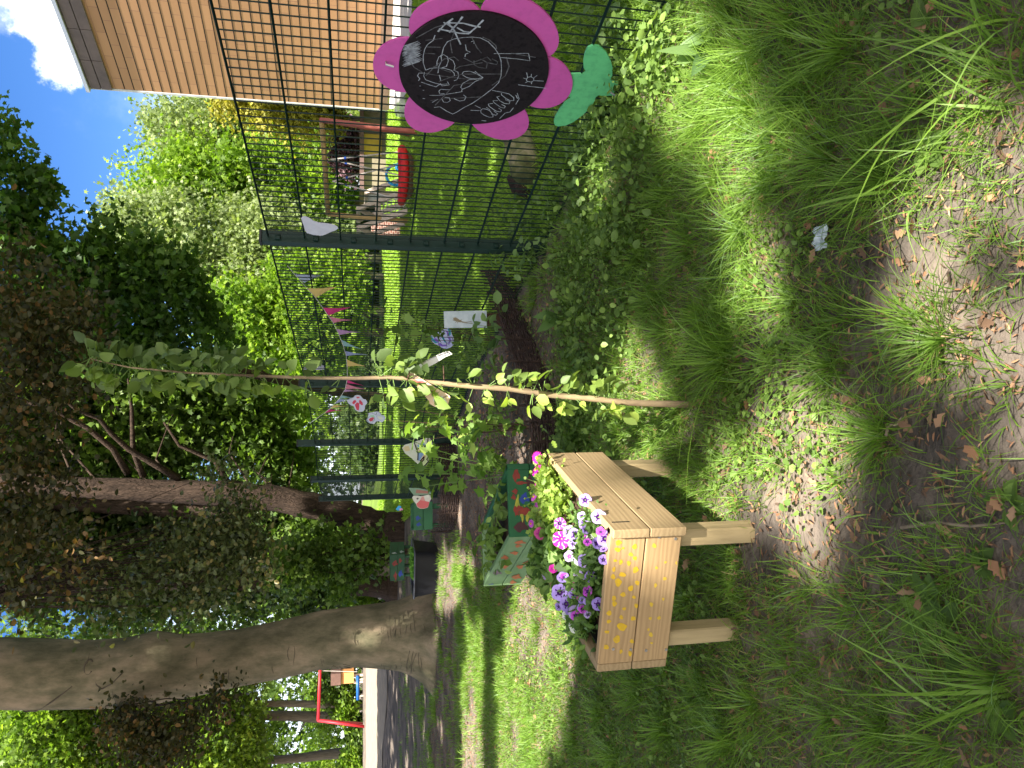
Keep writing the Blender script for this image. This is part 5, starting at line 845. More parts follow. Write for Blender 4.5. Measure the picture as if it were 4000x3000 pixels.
mb = MB(); rr_ = [q + (q - cT) * .035 + (0, 0, .016) for q in rt_]; mb.tube(rr_ + [rr_[0]], .013, 8, cap=False); put('rim', mb, M('grey_plastic_rim', (.07, .075, .095), (.05, .055, .07), rough=.4, spec=.5), tt, smooth=True)
mb = MB(); mb.add([np.array((q[0], q[1], zt_ - .085)) for q in L_[6]], [tuple(range(n_))]); put('soil', mb, m_potsoil, tt)
sdl = thing('seedlings', cT, 'row of fresh green lettuce seedlings growing in the black tub', 'seedlings')
n = 500; u_ = rng.random(n); v_ = rng.random(n); P = tfr + (tfl - tfr) * (.12 + .55 * u_)[:, None] + (tbr - tfr) * (.2 + .6 * v_)[:, None]; P[:, 2] = zt_ - .05 + .07 * rng.random(n); A = rng.normal(size=(n, 3)) * .6; A[:, 2] = 1
put_arr('foliage', leafverts(P, A, .06, OVAL), None, OVAL[1], rng.random(n), l_mid if False else LM('seedling_leaves', [(.06, .16, .02), (.12, .30, .04), (.2, .42, .07)], .4), sdl)
# mossy log beyond the fence
lg = thing('mossy_log', G(2150, 560), 'short mossy tree log lying on the grass behind the fence', 'log'); a = G(2135, 655) + (0, .1, .09); b = G(2112, 400) + (0, .35, .10)
mb = MB(); mb.tube([a + (b - a) * t + rng.normal(size=3) * .008 for t in np.linspace(0, 1, 12)], [.105 + .012 * math.sin(i * 1.7) for i in range(12)], 18, jit=.14); put('wood', mb, M('mossy_wood', (.30, .25, .15), (.08, .06, .035), scale=7, bump=.8, bscale=20, c3=(.13, .14, .05), rough=.95, dist=.02), lg, smooth=True)
lg2 = thing('bark_piece', G(2165, 720), 'weathered grey piece of bark lying beside the mossy log', 'bark'); mb = MB(); a = G(2110, 745) + (0, .15, .03); b = G(2060, 655) + (0, .3, .05); mb.tube([a, a * .5 + b * .5 + (0, 0, .03), b], [.03, .05, .035], 10, jit=.4); put('bark', mb, m_barkd, lg2)
# willow wattle edging
m_wil = M('willow_rods', (.065, .038, .028), (.022, .014, .012), scale=30, rough=.7, spec=.3)
def wattle(label, pts_, h, nrod, grp=None):
    t = thing('wattle_edging', pts_[len(pts_) // 2], label, 'wattle fence', grp); P = [np.array(p, float) for p in pts_]; d = [0]
    for i in range(1, len(P)): d.append(d[-1] + np.linalg.norm((P[i] - P[i - 1])[:2]))
    at = lambda s: np.array([np.interp(s, d, [p[k] for p in P]) for k in range(3)]); L = d[-1]; mb = MB(); ns_ = int(L / .13)
    for i in range(ns_ + 1): q = at(L * i / ns_); mb.tube([q - (0, 0, .08), q + (rng.normal() * .01, 0, h + .02 + random.random() * .015)], .0075, 6)
    put('stake', mb, m_wil, t); mb = MB()
    for r in range(nrod):
        z = .012 + (h - .02) * r / nrod; ss = np.arange(-.03, L + .03, .026); q = []
        for s in ss:
            a_ = at(max(0, min(L, s + .001))); b_ = at(max(0, min(L, s - .02)) if s > .1 else 0.0) if s > .1 else at(.1) * -1 + 2 * at(0); dd = a_ - b_; dd = dd / max(np.linalg.norm(dd), 1e-6); nn = np.array((-dd[1], dd[0], 0)) * .011 * math.sin(math.pi * s / .13 * ns_ * .13 / L + math.pi * (r % 2)) * (1 if True else 0)
            q.append(a_ + nn + (rng.normal() * .002, rng.normal() * .002, z + rng.normal() * .0035))
        mb.tube(q, .0045 + .002 * random.random(), 4, tint=random.random())
    put('woven_rods', mb, m_wil, t)
wattle('dark woven willow edging curving round the bed behind the sapling', [G(*q) for q in ((1985, 1060), (2010, 1120), (2045, 1220), (2085, 1330), (2125, 1420), (2155, 1500), (2180, 1600), (2200, 1700), (2200, 1820), (2190, 1900))], .20, 26)
wattle('shorter willow edging further back beside the tub path', [G(*q) for q in ((1760, 1690), (1785, 1760), (1797, 1860), (1795, 1960), (1785, 2045), (1765, 2080))], .24, 20)
# ------------------------------------------------------------------ apple sapling
l_app = LM('apple_leaves', [(.045, .08, .03), (.11, .17, .05), (.24, .34, .07), (.40, .52, .10)], .4, rough=.5, pos=[0, .45, .8, 1])
m_sap = M('sapling_bark', (.42, .32, .18), (.17, .12, .075), scale=18, stretch=(1, 1, .35), rough=.6, bump=.15)
m_twig = M('brown_twig', (.12, .07, .045), (.07, .04, .03), scale=20, rough=.7)
SY = G(2712, 1580)[1]
stem = [(2712, 1580, .0125), (2600, 1578, .0112), (2452, 1573, .0102), (2338, 1560, .0098), (2150, 1543, .0092), (2000, 1520, .0088), (1860, 1510, .0086), (1750, 1500, .0082), (1663, 1492, .0078), (1580, 1478, .0068), (1512, 1474, .0062), (1394, 1478, .0056), (1230, 1476, .0050), (1030, 1470, .0044), (870, 1462, .0038), (718, 1455, .0032), (600, 1444, .0027), (510, 1436, .0022), (400, 1413, .0016), (350, 1400, .001)]
ap = thing('apple_sapling', PY(2712, 1580, SY), 'young apple tree with a single thin stem and drooping leaves in the foreground', 'sapling')
mb = MB(); mb.tube([PY(x, y, SY) for x, y, r in stem], [r * 1.08 for *_, r in stem], 10, jit=.06); put('stem', mb, m_sap, ap, smooth=True)
def stem_at(x): xs = [s[0] for s in stem][::-1]; ys = [s[1] for s in stem][::-1]; return np.interp(x, xs, ys)
BIG = (np.array([(0, 0, 0), (.12, .02, 0), (.30, .24, .06), (.55, .31, .05), (.80, .20, -.02), (1, 0, -.16), (.80, -.20, -.02), (.55, -.31, .05), (.30, -.24, .06), (.35, 0, -.02), (.7, 0, -.06)]), [(0, 9, 2, 1), (9, 10, 3, 2), (10, 4, 3), (10, 5, 4), (0, 1, 8, 9), (9, 8, 7, 10), (10, 7, 6), (10, 6, 5)])
Lp = []; La = []; Lz = []; Lt = []; mb = MB()
def whorl(x, k, size, left=.5, spread=1., tb=.45):
    y = stem_at(x); b = PY(x, y, SY); dirs = []
    for i in range(k):
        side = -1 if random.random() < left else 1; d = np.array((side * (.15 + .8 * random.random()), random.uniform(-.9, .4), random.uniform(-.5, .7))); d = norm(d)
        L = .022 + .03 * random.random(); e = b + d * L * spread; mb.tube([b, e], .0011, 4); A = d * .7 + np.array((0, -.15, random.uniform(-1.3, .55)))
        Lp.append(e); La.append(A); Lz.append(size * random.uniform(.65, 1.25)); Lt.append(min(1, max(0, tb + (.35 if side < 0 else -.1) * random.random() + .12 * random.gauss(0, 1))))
x = 352
while x < 1010: whorl(x, random.choice((3, 4, 5, 6)), .057, .60, 1.0); x += random.uniform(12, 28)
for x in (1030, 1075, 1110, 1150, 1200): whorl(x, 3, .055, .7)
for x in (1270, 1330): whorl(x, 2, .045, .8)
for x in (1480, 1510, 1535, 1560, 1590, 1620, 1650, 1690): whorl(x, 5, .062, .4, 1.3)
for x in (1590, 1660, 1730, 1790): whorl(x, 3, .045, .85, 1., .8)
for x, k, s, l in ((1850, 4, .032, .3), (1900, 4, .03, .75), (1985, 5, .035, .3), (2040, 5, .038, .25), (2080, 5, .04, .8), (2120, 4, .035, .25), (2170, 5, .032, .6), (2220, 5, .035, .35), (2240, 4, .035, .8), (2330, 5, .04, .2), (2370, 6, .045, .3), (2400, 5, .045, .75), (2430, 4, .04, .8)): whorl(x, k + 2, s * 1.35, l, 1., .75)
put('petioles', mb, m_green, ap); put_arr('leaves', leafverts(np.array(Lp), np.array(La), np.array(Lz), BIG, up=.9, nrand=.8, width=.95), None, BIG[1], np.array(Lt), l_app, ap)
mb = MB(); q = PY(1590, 1488, SY); mb.tube([q, PY(1600, 1450, SY - .03), PY(1668, 1438, SY - .04)], [.004, .003, .0015], 5); mb.tube([PY(1735, 1495, SY), PY(1732, 1430, SY - .03)], [.003, .0015], 5); put('side_twig', mb, m_twig, ap)
# labels hanging on the sapling
def text_mesh(txt, size):
    cu = bpy.data.curves.new('t', 'FONT'); cu.body = txt; cu.size = size; cu.extrude = .0002; ob = bpy.data.objects.new('t', cu); COL.objects.link(ob); bpy.context.view_layer.update()
    me = bpy.data.meshes.new_from_object(ob.evaluated_get(bpy.context.evaluated_depsgraph_get())); vs = [tuple(v.co) for v in me.vertices]; fs = [tuple(p.vertices) for p in me.polygons]; bpy.data.objects.remove(ob); return vs, fs
def put_text(name, txt, size, at, xd, n, mat, par):
    vs, fs = text_mesh(txt, size); xd = norm(np.array(xd, float)); n = norm(np.array(n, float)); yd = np.cross(n, xd); mb = MB(); mb.add([np.array(at) + xd * a + yd * b + n * (c + .0004) for a, b, c in vs], fs); return put(name, mb, mat, par)
B6 = lambda a, b: (1660 + a / 9.52, 1500 + b / 9.52)
ly = SY - .025; ln = norm(np.array((.12, -1, .15))); lo = PY(1710, 1560, ly); LP = lambda a, b, o=0: PP(*B6(a, b), lo + ln * o, ln)
lab = thing('plant_label', LP(420, 200), 'peach-coloured pointed tree label with two pink apples hanging from the sapling stem', 'plant label')
oul = [(-620, -330), (-540, -420), (-430, -400), (420, 150), (900, 420), (940, 480), (860, 750), (800, 795), (380, 840), (330, 830), (165, 730), (160, 640), (-420, -40)]
mb = MB(); mb.poly([LP(a, b) for a, b in oul], ln, .0012); card = put('card', mb, M('peach_card', (.66, .47, .34), (.60, .42, .30), scale=30, rough=.5), lab)
for nm, shp, c, o in (('apple_picture', [ell(80, 330, 120, 100), ell(-160, -20, 150, 110), ell(-350, -60, 110, 90)], (.62, .13, .13), .0010), ('text_field', [[(290, 560), (640, 430), (760, 570), (830, 690), (650, 800), (480, 820), (350, 690)]], (.62, .60, .68), .0008), ('green_field', [[(560, 680), (700, 600), (765, 665), (640, 745)]], (.16, .55, .16), .0014), ('leaf_picture', [[(250, 300), (330, 230), (420, 330), (560, 280), (430, 370), (280, 480)], [(-100, 150), (50, 100), (150, 200), (-20, 240)]], (.10, .22, .06), .0006)):
    mb = MB()
    for s_ in shp: mb.add([LP(a, b, o) for a, b in s_], [tuple(range(len(s_)))])
    put(nm, mb, M(nm + '_ink', c, rough=.6), card)
m_ink = M('black_ink', (.02, .02, .025), rough=.7)
tx = LP(750, 480) - LP(380, 700)
put_text('lettering', "Star line", .0065, LP(385, 620, .0012), tx, ln, m_ink, card); put_text('lettering', "'Kirbea Festbaum'", .0065, LP(400, 700, .0012), tx, ln, m_ink, card)
B7 = lambda a, b: (1600 + a / 7.056, 1350 + b / 7.056)
tg = thing('barcode_tag', PP(*B7(250, 600), PY(1690, 1400, SY - .03), (0, -1, 0)), 'long curved white plastic tag with a barcode and number on a side twig', 'plant tag'); to_ = PY(1690, 1400, SY - .03); tn = np.array((0, -1., 0)); TPt = lambda a, b, o=0: PP(*B7(a, b), to_ + tn * o, tn)
mb = MB(); mb.poly([TPt(a, b) for a, b in [(90, 690), (105, 650), (200, 570), (330, 480), (500, 385), (650, 310), (780, 250), (920, 200), (1090, 155), (1180, 230), (1100, 270), (980, 320), (880, 380), (750, 470), (620, 540), (480, 600), (300, 700), (250, 760), (215, 700)]], tn, .0012); tcard = put('tag_strip', mb, M('tag_white', (.66, .66, .62), (.60, .60, .56), rough=.35), tg)
mb = MB(); mb.add([TPt(a, b, .0004) for a, b in [(775, 260), (900, 210), (1075, 165), (1090, 190), (930, 245), (810, 300)]], [tuple(range(6))])
for i in range(20):
    if i in (5, 12): continue
    t = i / 20; a = 835 + 285 * t; b = 335 - 135 * t; mb.strip([TPt(a, b - 15, .0004), TPt(a + 25, b + 28, .0004)], tn, .0007 + .0006 * (i % 3 == 0))
put('barcode', mb, m_ink, tcard); put_text('lettering', '32482 4', .008, TPt(815, 282, .0006), TPt(1090, 172) - TPt(815, 288), tn, M('white_ink', (.7, .7, .7)), tcard); put_text('lettering', 'Premium Garden Pflaumen', .0048, TPt(330, 500, .0004), TPt(770, 285) - TPt(330, 505), tn, m_ink, tcard)
# ------------------------------------------------------------------ shrubs, climbers and weeds
l_cur = LM('currant_leaves', [(.07, .15, .03), (.14, .25, .05), (.26, .40, .08), (.40, .52, .12)], .45, rough=.55, pos=[0, .4, .8, 1])
l_weed = LM('weed_leaves', [(.08, .14, .03), (.14, .23, .05), (.24, .36, .08)], .35, rough=.5)
l_snow = LM('snowberry_leaves', [(.08, .15, .05), (.15, .25, .08), (.26, .38, .13)], .35, rough=.5)
def herb(name, label, cat, root, tips, nl, size, tpl, mat, group=None, r=.004, smat=None, bow=.15, tl=.08, tint=.5):
    root = np.array(root, float); t = thing(name, root, label, cat, group); mb = MB(); P = []; A = []
    for tip in tips:
        tip = np.array(tip, float); mid = root * .45 + tip * .55 + np.array((0, 0, bow * np.linalg.norm(tip - root))); q = [root * (1 - s) ** 2 + 2 * s * (1 - s) * mid + tip * s * s for s in np.linspace(0, 1, 9)]; mb.tube(q, [r * (1 - .8 * i / 8) for i in range(9)], 5)
        for k in range(nl):
            s = .12 + .88 * random.random() ** .8; i = min(7, int(s * 8)); b = q[i] + (q[i + 1] - q[i]) * (s * 8 - i); d = norm(rng.normal(size=3) * np.array((1, 1, .45))); e = b + d * tl * size * 6 * random.random(); mb.tube([b, e], r * .22, 3, cap=False); P.append(e); A.append(d + np.array((0, 0, -.25)))
    put('stems', mb, smat or m_green, t); put_arr('leaves', leafverts(np.array(P), np.array(A), size * (.55 + .75 * rng.random(len(P))), tpl, up=1., nrand=.6), None, tpl[1], np.clip(tint + .25 * rng.normal(size=len(P)), 0, 1), mat, t); return t
Yc = 4.6
herb('currant_bush', 'light green lobed-leaf currant bush arching over the bed behind the sapling', 'bush', G(2060, 1850), [PY(1560, 1700, 4.6), PY(1620, 1760, 4.9), PY(1700, 1640, 4.5), PY(1820, 1690, 4.4), PY(1540, 1850, 5.2), PY(1750, 1820, 4.9), PY(1660, 1900, 5.1), PY(1880, 1760, 4.6), PY(1880, 1960, 4.7), PY(1790, 1740, 4.6)], 12, .085, MAPLE, l_cur, r=.006, tint=.6)
herb('currant_bush', 'second currant bush with bright leaves just left of the sapling stem', 'bush', G(2080, 1672), [PY(1500, 1640, 4.7), PY(1560, 1690, 4.7), PY(1650, 1720, 4.6), PY(1720, 1610, 4.7), PY(1800, 1700, 4.6), PY(1430, 1560, 4.9), PY(1770, 1640, 4.6)], 14, .065, MAPLE, l_cur, r=.004, smat=m_twig, tint=.7)
herb('maple_seedling', 'upright thin twiggy seedling rooted behind the willow edging', 'seedling', G(2085, 1668), [PY(1560, 1668, 4.85), PY(1900, 1640, 4.8)], 12, .05, MAPLE, l_cur, r=.007, smat=m_twig, bow=0, tint=.6)
herb('bramble_shoot', 'bare curving branch with few leaves behind the painted planter', 'shoot', G(1950, 1830), [PY(2080, 1720, 4.6), PY(1900, 1700, 4.9)], 7, .045, OVAL, l_cur, r=.006, smat=m_twig)
herb('leafy_vine', 'vine climbing over the fence wires below the pink pennants', 'climber', G(2000, 1330), [PY(1380, 1225, 5.35), PY(1450, 1300, 5.4), PY(1560, 1240, 5.3), PY(1480, 1330, 5.5), PY(1500, 1200, 5.4)], 13, .075, MAPLE, l_weed, r=.003, smat=m_twig)
herb('leafy_vine', 'leafy shoots climbing in front of the mosaic plate sign', 'climber', G(2020, 1290), [PY(1900, 1265, 4.9), PY(1850, 1330, 4.9), PY(1950, 1200, 4.9), PY(1920, 1380, 4.8), PY(1820, 1260, 5.0)], 8, .085, OVAL, l_snow, r=.003)
for i, (x, y, tips, lb) in enumerate((
    (2120, 880, [(1900, 790), (1880, 930), (1960, 850), (1990, 770), (1930, 980)], 'large leafy stems at the foot of the first fence post, right of it'),
    (2140, 980, [(1930, 1040), (1980, 1080), (2020, 960), (1900, 1000)], 'large leafy stems at the foot of the first fence post, left of it'),
    (2200, 760, [(2080, 720), (2060, 800), (2130, 700), (2110, 840)], 'leafy weed between the mossy log and the first fence post'),
    (2340, 610, [(2200, 560), (2260, 520), (2240, 640), (2300, 600), (2290, 480)], 'leafy weeds below the mossy log'),
    (2420, 480, [(2330, 470), (2340, 400), (2390, 530), (2420, 430)], 'small leafy shoots under the green leaves of the chalkboard flower'),
    (2300, 720, [(2200, 700), (2240, 780), (2260, 660)], 'dense snowberry shoots left of the green board leaf'),
    (2560, 300, [(2430, 300), (2450, 240), (2480, 200), (2500, 330)], 'grey-green plants at the fence base right of the board stem'),
    (2500, 120, [(2260, 60), (2330, 120), (2380, 40), (2300, 170)], 'tall leafy weed behind the fence right of the chalkboard flower'),
    (2230, 1050, [(2130, 1010), (2140, 1090), (2180, 1140), (2200, 980)], 'leafy weeds in front of the right end of the willow edging'),
    (2300, 900, [(2220, 850), (2250, 940), (2270, 870)], 'green weeds halfway between fence post and grass tufts'),
    (2290, 1180, [(2170, 1150), (2230, 1210), (2220, 1120)], 'low leafy weeds in front of the middle of the willow edging'),
    (2300, 1420, [(2230, 1370), (2240, 1450), (2260, 1400)], 'little green weeds right of the sapling before the willow edging'))):
    Yw = G(x, y)[1]; herb('leafy_weed', lb, 'weed', G(x, y), [PY(a, b, Yw + random.uniform(-.15, .1)) for a, b in tips], 13, .055 if i < 2 else .042, OVAL, l_snow if i % 2 else l_weed, 'leafy weeds along the fence and willow edging', r=.0028)
# low weeds under the fence, reading as one mass
Pw = []
while len(Pw) < 150:
    x = random.uniform(2080, 2700); y = random.uniform(30, 1900); mid = 2560 - .25 * y if y < 1000 else 2345
    if abs(x - mid) > (170 if y < 1000 else 110) + 70 * random.random() or (y > 1750 and x > 2200): continue
    Pw.append(G(x, y))
Pw = np.array(Pw)[rng.integers(0, 150, 5500)]; Pw = Pw + rng.normal(size=Pw.shape) * (.07, .07, 0); Pw[:, 2] += .01 + .16 * rng.random(len(Pw)) ** 1.5; Aw = rng.normal(size=Pw.shape); Aw[:, 2] *= .4
tag(put_arr('bed_weeds', leafverts(Pw, Aw, .010 + .036 * rng.random(len(Pw)) ** 2, OVAL, up=.9, nrand=.6, width=1.2), None, OVAL[1], np.clip(.5 + .35 * rng.normal(size=len(Pw)), 0, 1), l_weed), 'mass of small leafy weeds covering the bed under the fence', 'ground cover', kind='stuff')
for x, y, tips, lb in ((2010, 1450, [(1850, 1400), (1830, 1480), (1900, 1530), (1880, 1350)], 'loose leafy shrub behind the willow edging, right of the sapling stem'), (2020, 1600, [(1850, 1570), (1900, 1640), (1930, 1560), (1820, 1630)], 'loose leafy shrub behind the willow edging, just left of the sapling stem'),
                       (1960, 1350, [(1700, 1400), (1780, 1330), (1740, 1450), (1640, 1420)], 'tall leafy shoots rising between the plate sign and the sapling'), (2260, 1650, [(2190, 1620), (2210, 1700), (2230, 1590)], 'low green weeds in front of the willow edging by the pine planter')):
    Yw = G(x, y)[1]; herb('leafy_shrub', lb, 'shrub', G(x, y), [PY(a, b, Yw + random.uniform(-.2, .2)) for a, b in tips], 16, .05, OVAL if x != 1960 else MAPLE, l_cur if y > 1560 else l_weed, r=.003, tint=.55)
# strawberries and grasses by the green planter
herb('strawberry_plant', 'strawberry plants with white blossoms filling the painted green planter', 'plant', PZ(1960, 2130, .42), [PY(1870, 2060, 3.6), PY(1840, 2120, 3.7), PY(1900, 2180, 3.7), PY(1960, 1960, 3.5), PY(1930, 2000, 3.5), PY(1890, 2230, 3.8), PY(1950, 1900, 3.5), PY(1920, 2090, 3.5), PY(1960, 2230, 3.6)], 14, .06, OVAL, l_weed, tint=.6)
def broad(label, root, leaves, wd=.035, mat=l_snow):
    root = np.array(root, float); t = thing('tulip_leaves', root, label, 'plant'); mb = MB()
    for L in leaves:
        q = [root] + [np.array(p, float) for p in L]; q2 = []
        for i in range(len(q) - 1):
            for f in (0, .33, .66): q2.append(q[i] * (1 - f) + q[i + 1] * f)
        q2.append(q[-1]); n = len(q2); vs = []
        for i, p in enumerate(q2):
            d = norm(q2[min(i + 1, n - 1)] - q2[max(i - 1, 0)]); s_ = norm(np.cross(d, (0.2, -1, .3))); w_ = wd * math.sin(math.pi * (.12 + .88 * i / (n - 1)) ** .8) ** .8; fo_ = np.cross(s_, d) * w_ * .35; vs += [p - s_ * w_ + fo_, p, p + s_ * w_ + fo_]
        mb.add(vs, [(3 * i, 3 * i + 1, 3 * i + 4, 3 * i + 3) for i in range(n - 1)] + [(3 * i + 1, 3 * i + 2, 3 * i + 5, 3 * i + 4) for i in range(n - 1)], 0, random.random() * .8)
    put('leaves', mb, mat, t, smooth=True); return t
r0 = G(2790, 175); y0 = r0[1]
broad('large grey-green tulip leaves in the grass at the right, below the chalkboard flower', G(2770, 200), [[PY(2720, 140, y0), PY(2680, 110, y0 - .05)], [PY(2740, 150, y0 - .05), PY(2640, 190, y0)], [PY(2720, 200, y0 - .03), PY(2560, 200, y0 - .02)], [PY(2740, 240, y0 - .1), PY(2700, 300, y0 - .1)], [PY(2750, 120, y0), PY(2720, 50, y0 + .05)], [PY(2790, 150, y0 - .1), PY(2770, 120, y0 - .15)], [PY(2680, 230, y0), PY(2640, 250, y0)]], .026)
r1 = G(2240, 1250)[1]; broad('pair of broad blue-green tulip leaves before the willow edging', G(2190, 1240), [[PY(2140, 1232, r1), PY(2080, 1240, r1)], [PY(2140, 1270, r1 - .05), PY(2095, 1300, r1 - .1)]], .032)
r2 = G(2230, 1740)[1]; broad('broad strap-shaped leaves between the pine planter and the willow edging', G(2190, 1770), [[PY(2230, 1720, r2), PY(2290, 1660, r2 - .1)], [PY(2160, 1760, r2), PY(2190, 1680, r2 - .05)], [PY(2230, 1760, r2), PY(2220, 1830, r2 - .1)], [PY(2200, 1730, r2), PY(2150, 1700, r2)]], .035)
r3 = G(3620, 60)[1]; broad('two round-leaved plants at the right near the camera', G(3640, 40), [[PY(3600, 60, r3), PY(3560, 110, r3)], [PY(3650, 20, r3), PY(3580, -10, r3)], [PY(3700, 60, r3), PY(3640, 120, r3 - .05)]], .03, l_weed)
# dandelion rosettes
for i, (x, y, s, lb) in enumerate(((3680, 2450, 1., 'dandelion rosette with a long toothed leaf at the lower left, near the camera'), (3650, 590, .7, 'light green broad-leaved seedling on bare soil at the right'), (3930, 2790, .6, 'small rosette in the near left corner'), (3960, 1970, .6, 'round-leaved seedling at the bottom edge'), (3850, 2190, .5, 'small round-leaved seedling on the dark soil'))):
    c = G(x, y); t = thing('dandelion_plant', c, lb, 'plant'); k = 9; P = np.repeat(c[None] + (0, 0, .008), k, 0); a = np.linspace(0, 6.28, k, endpoint=False) + rng.normal(size=k) * .3; A = np.stack((np.cos(a), np.sin(a), .22 + .15 * rng.random(k)), 1); tp = LOBED if i in (0,) else BIG
    put_arr('leaves', leafverts(P, A, (.105 if i == 0 else .075) * s * (.6 + .6 * rng.random(k)), tp, up=2, nrand=.15, width=.7 if i == 0 else 1.), None, tp[1], rng.random(k), l_weed, t)
# ------------------------------------------------------------------ light patches: the unseen oak crowns are left open so sun lands here
LITPX = [[(1345, 735), (1335, 850), (1340, 1000), (1425, 1005), (1440, 870), (1420, 745)], [(1640, 850), (1590, 990), (1630, 1120), (1760, 1155), (1850, 1070), (1810, 900), (1730, 830)], [(1375, 30), (1390, 200), (1440, 330), (1560, 400), (1640, 440), (1720, 390), (1650, 170), (1580, 60), (1480, 10)],
         [(1890, 340), (1870, 450), (1990, 490), (2080, 420), (2020, 320)], [(1590, 470), (1600, 640), (1690, 660), (1720, 560), (1670, 480)], [(1930, 640), (1960, 790), (2100, 770), (2230, 720), (2230, 560), (2060, 590)], [(1120, 1265), (1080, 1420), (1080, 1700), (1165, 1700), (1255, 1430), (1250, 1340), (1200, 1280)],
         [(950, 1195), (940, 1330), (1000, 1300), (1010, 1200)], [(1020, 1350), (1000, 1500), (1000, 1700), (1045, 1700), (1050, 1400)], [(1540, 1090), (1540, 1190), (1620, 1190), (1600, 1100)], [(1990, 20), (1980, 140), (2070, 130), (2080, 20)], [(1750, 820), (1770, 950), (1840, 960), (1820, 830)], [(1290, 330), (1300, 450), (1340, 460), (1330, 350)], [(1900, 130), (1890, 200), (1960, 190)],
         [(1470, 1000), (1480, 1060), (1560, 1070), (1540, 1000)], [(1690, 1000), (1840, 1050), (1840, 900), (1700, 900)], [(1430, 740), (1440, 800), (1500, 820), (1490, 740)]]
LIT = [np.array([G(x * 1.808, y * 1.808)[:2] for x, y in p]) for p in LITPX]
def in_poly(px, py, poly):
    c = np.zeros(px.shape, bool); j = len(poly) - 1
    for i in range(len(poly)):
        xi, yi = poly[i]; xj, yj = poly[j]; c ^= ((yi > py) != (yj > py)) & (px < (xj - xi) * (py - yi) / (yj - yi + 1e-12) + xi); j = i
    return c
HOLES = [(PA + du * .12 - (0, 0, .12), .17), (PA + du * .04 + dv * .2 - (0, 0, .1), .15), (PA + dv * .45 - (0, 0, .1), .18), (PA + du * .15 + dv * .35 + (0, 0, .02), .15), (PA + dv * .65 + du * .08 + (0, 0, .08), .16), (PA + dv * .35 + du * .32 + (0, 0, .04), .13), (PY(2100, 1545, SY), .06), (PY(1950, 1525, SY), .06), (PY(2260, 1560, SY), .06), (PY(1700, 1500, SY), .05), (PY(1300, 1478, SY), .04),
         (PY(1720, 1680, 4.6), .24), (PY(1560, 1640, 4.7), .18), (PY(1850, 1900, 4.7), .16), (PY(1640, 1800, 4.9), .16), (PY(1180, 1480, SY), .05), (FP(2040, 105), .09), (FP(1960, 480), .07), (FP(2140, 300), .05), (FP(2330, 300), .05), (FP(1700, 60), .04), (PY(1690, 1240, sy), .05), (PY(1930, 2250, 3.9), .12)]
TOL = .14
dap = rng.random((700, 2)) * np.array((22, 24)) + np.array((-12, 0)); dapr = .05 + .15 * rng.random(700) ** 2.4
def lit(Pt):
    Sx = Pt[:, 0] - S[0] / S[2] * Pt[:, 2]; Sy = Pt[:, 1] - S[1] / S[2] * Pt[:, 2]; m = np.zeros(len(Pt), bool)
    for p in LIT:
        for ox, oy in ((0, 0), (TOL, 0), (-TOL, 0), (0, TOL), (0, -TOL)): m |= in_poly(Sx + ox, Sy + oy, p)
    for c, r in HOLES:
        v = Pt - np.array(c); al = v @ S; m |= (np.linalg.norm(v - al[:, None] * S, axis=1) < r) & (al > 0)
    for (a, b), r in zip(dap, dapr): m |= (Sx - a) ** 2 + (Sy - b) ** 2 < r * r * (1 + b * .15)
    return m
def visible(Pt, mrg=160): x, y, d = proj(Pt); return (x > -mrg) & (x < 4000 + mrg) & (y > -mrg) & (y < 3000 + mrg) & (d > .06)
def shade_leaves(n, x0, x1, y0, y1, h0, h1):
    sx = rng.uniform(x0, x1, n); sy_ = rng.uniform(y0, y1, n); h = rng.uniform(h0, h1, n); Pt = np.stack((sx + S[0] / S[2] * h, sy_ + S[1] / S[2] * h, h), 1); return Pt[~lit(Pt) & ~visible(Pt)]
l_oak = LM('oak_leaves', [(.03, .06, .015), (.05, .09, .02), (.07, .12, .03)], .12)
def shade_tree(name, label, trunk, r, Pt, size):  # unseen oak, its crown shaped for the shade it throws
    t = thing(name, trunk, label, 'tree'); Aq = rng.normal(size=Pt.shape); Aq[:, 2] *= .3; put_arr('crown', leafverts(Pt, Aq, size * (.7 + .5 * rng.random(len(Pt))), SPRAY, up=2.2, nrand=.5, width=1.25), None, SPRAY[1], rng.random(len(Pt)), l_oak, t)
    mb = MB(); b = np.array(trunk, float); mb.tube([b - (0, 0, .1), b + (.05, 0, 1.5), b + (0, .1, 7), b + (.1, 0, 13)], [r * 1.3, r, r * .8, r * .4], 14, jit=.08); put('trunk', mb, m_barkg, t, smooth=True)
    mb = MB(); k = rng.choice(len(Pt), min(26, len(Pt)), replace=False)
    for i in k:
        c = Pt[i]; s0 = b + (0, 0, 5 + 7 * random.random())
        q = np.array([s0 * (1 - s_) + c * s_ + np.array((0, 0, .3 * math.sin(3.1 * s_))) for s_ in np.linspace(0, 1, 8)])
        if visible(q).any() or lit(np.array([q[0] * (1 - s_) + q[-1] * s_ for s_ in np.linspace(.1, 1, 60)])).any(): continue
        mb.tube(list(q), [.05 * (1 - .8 * s_) for s_ in np.linspace(0, 1, 8)], 5, cap=False)
    if mb.n: put('branches', mb, m_barkg, t, smooth=True)
SH = shade_leaves(52000, -7, 6.5, .2, 9.5, 11, 13.5)
selA = SH[:, 0] < -.5
shade_tree('unseen_oak_tree', 'unseen oak behind the camera on the left, crown shaped to throw dappled shade over the planters', (-4.2, -6.6, 0), .30, SH[selA], .23)
shade_tree('unseen_oak_tree', 'unseen oak behind the camera on the right, crown shaped to throw dappled shade over the grass and fence', (3.8, -7.4, 0), .30, SH[~selA], .23)
SH2 = shade_leaves(42000, -15, 12, 9.5, 20.3, 14, 18)
SH2 = np.concatenate((SH2, shade_leaves(20000, -30, -5, 20.3, 27.5, 14, 18)))
selB = SH2[:, 0] < 1.5
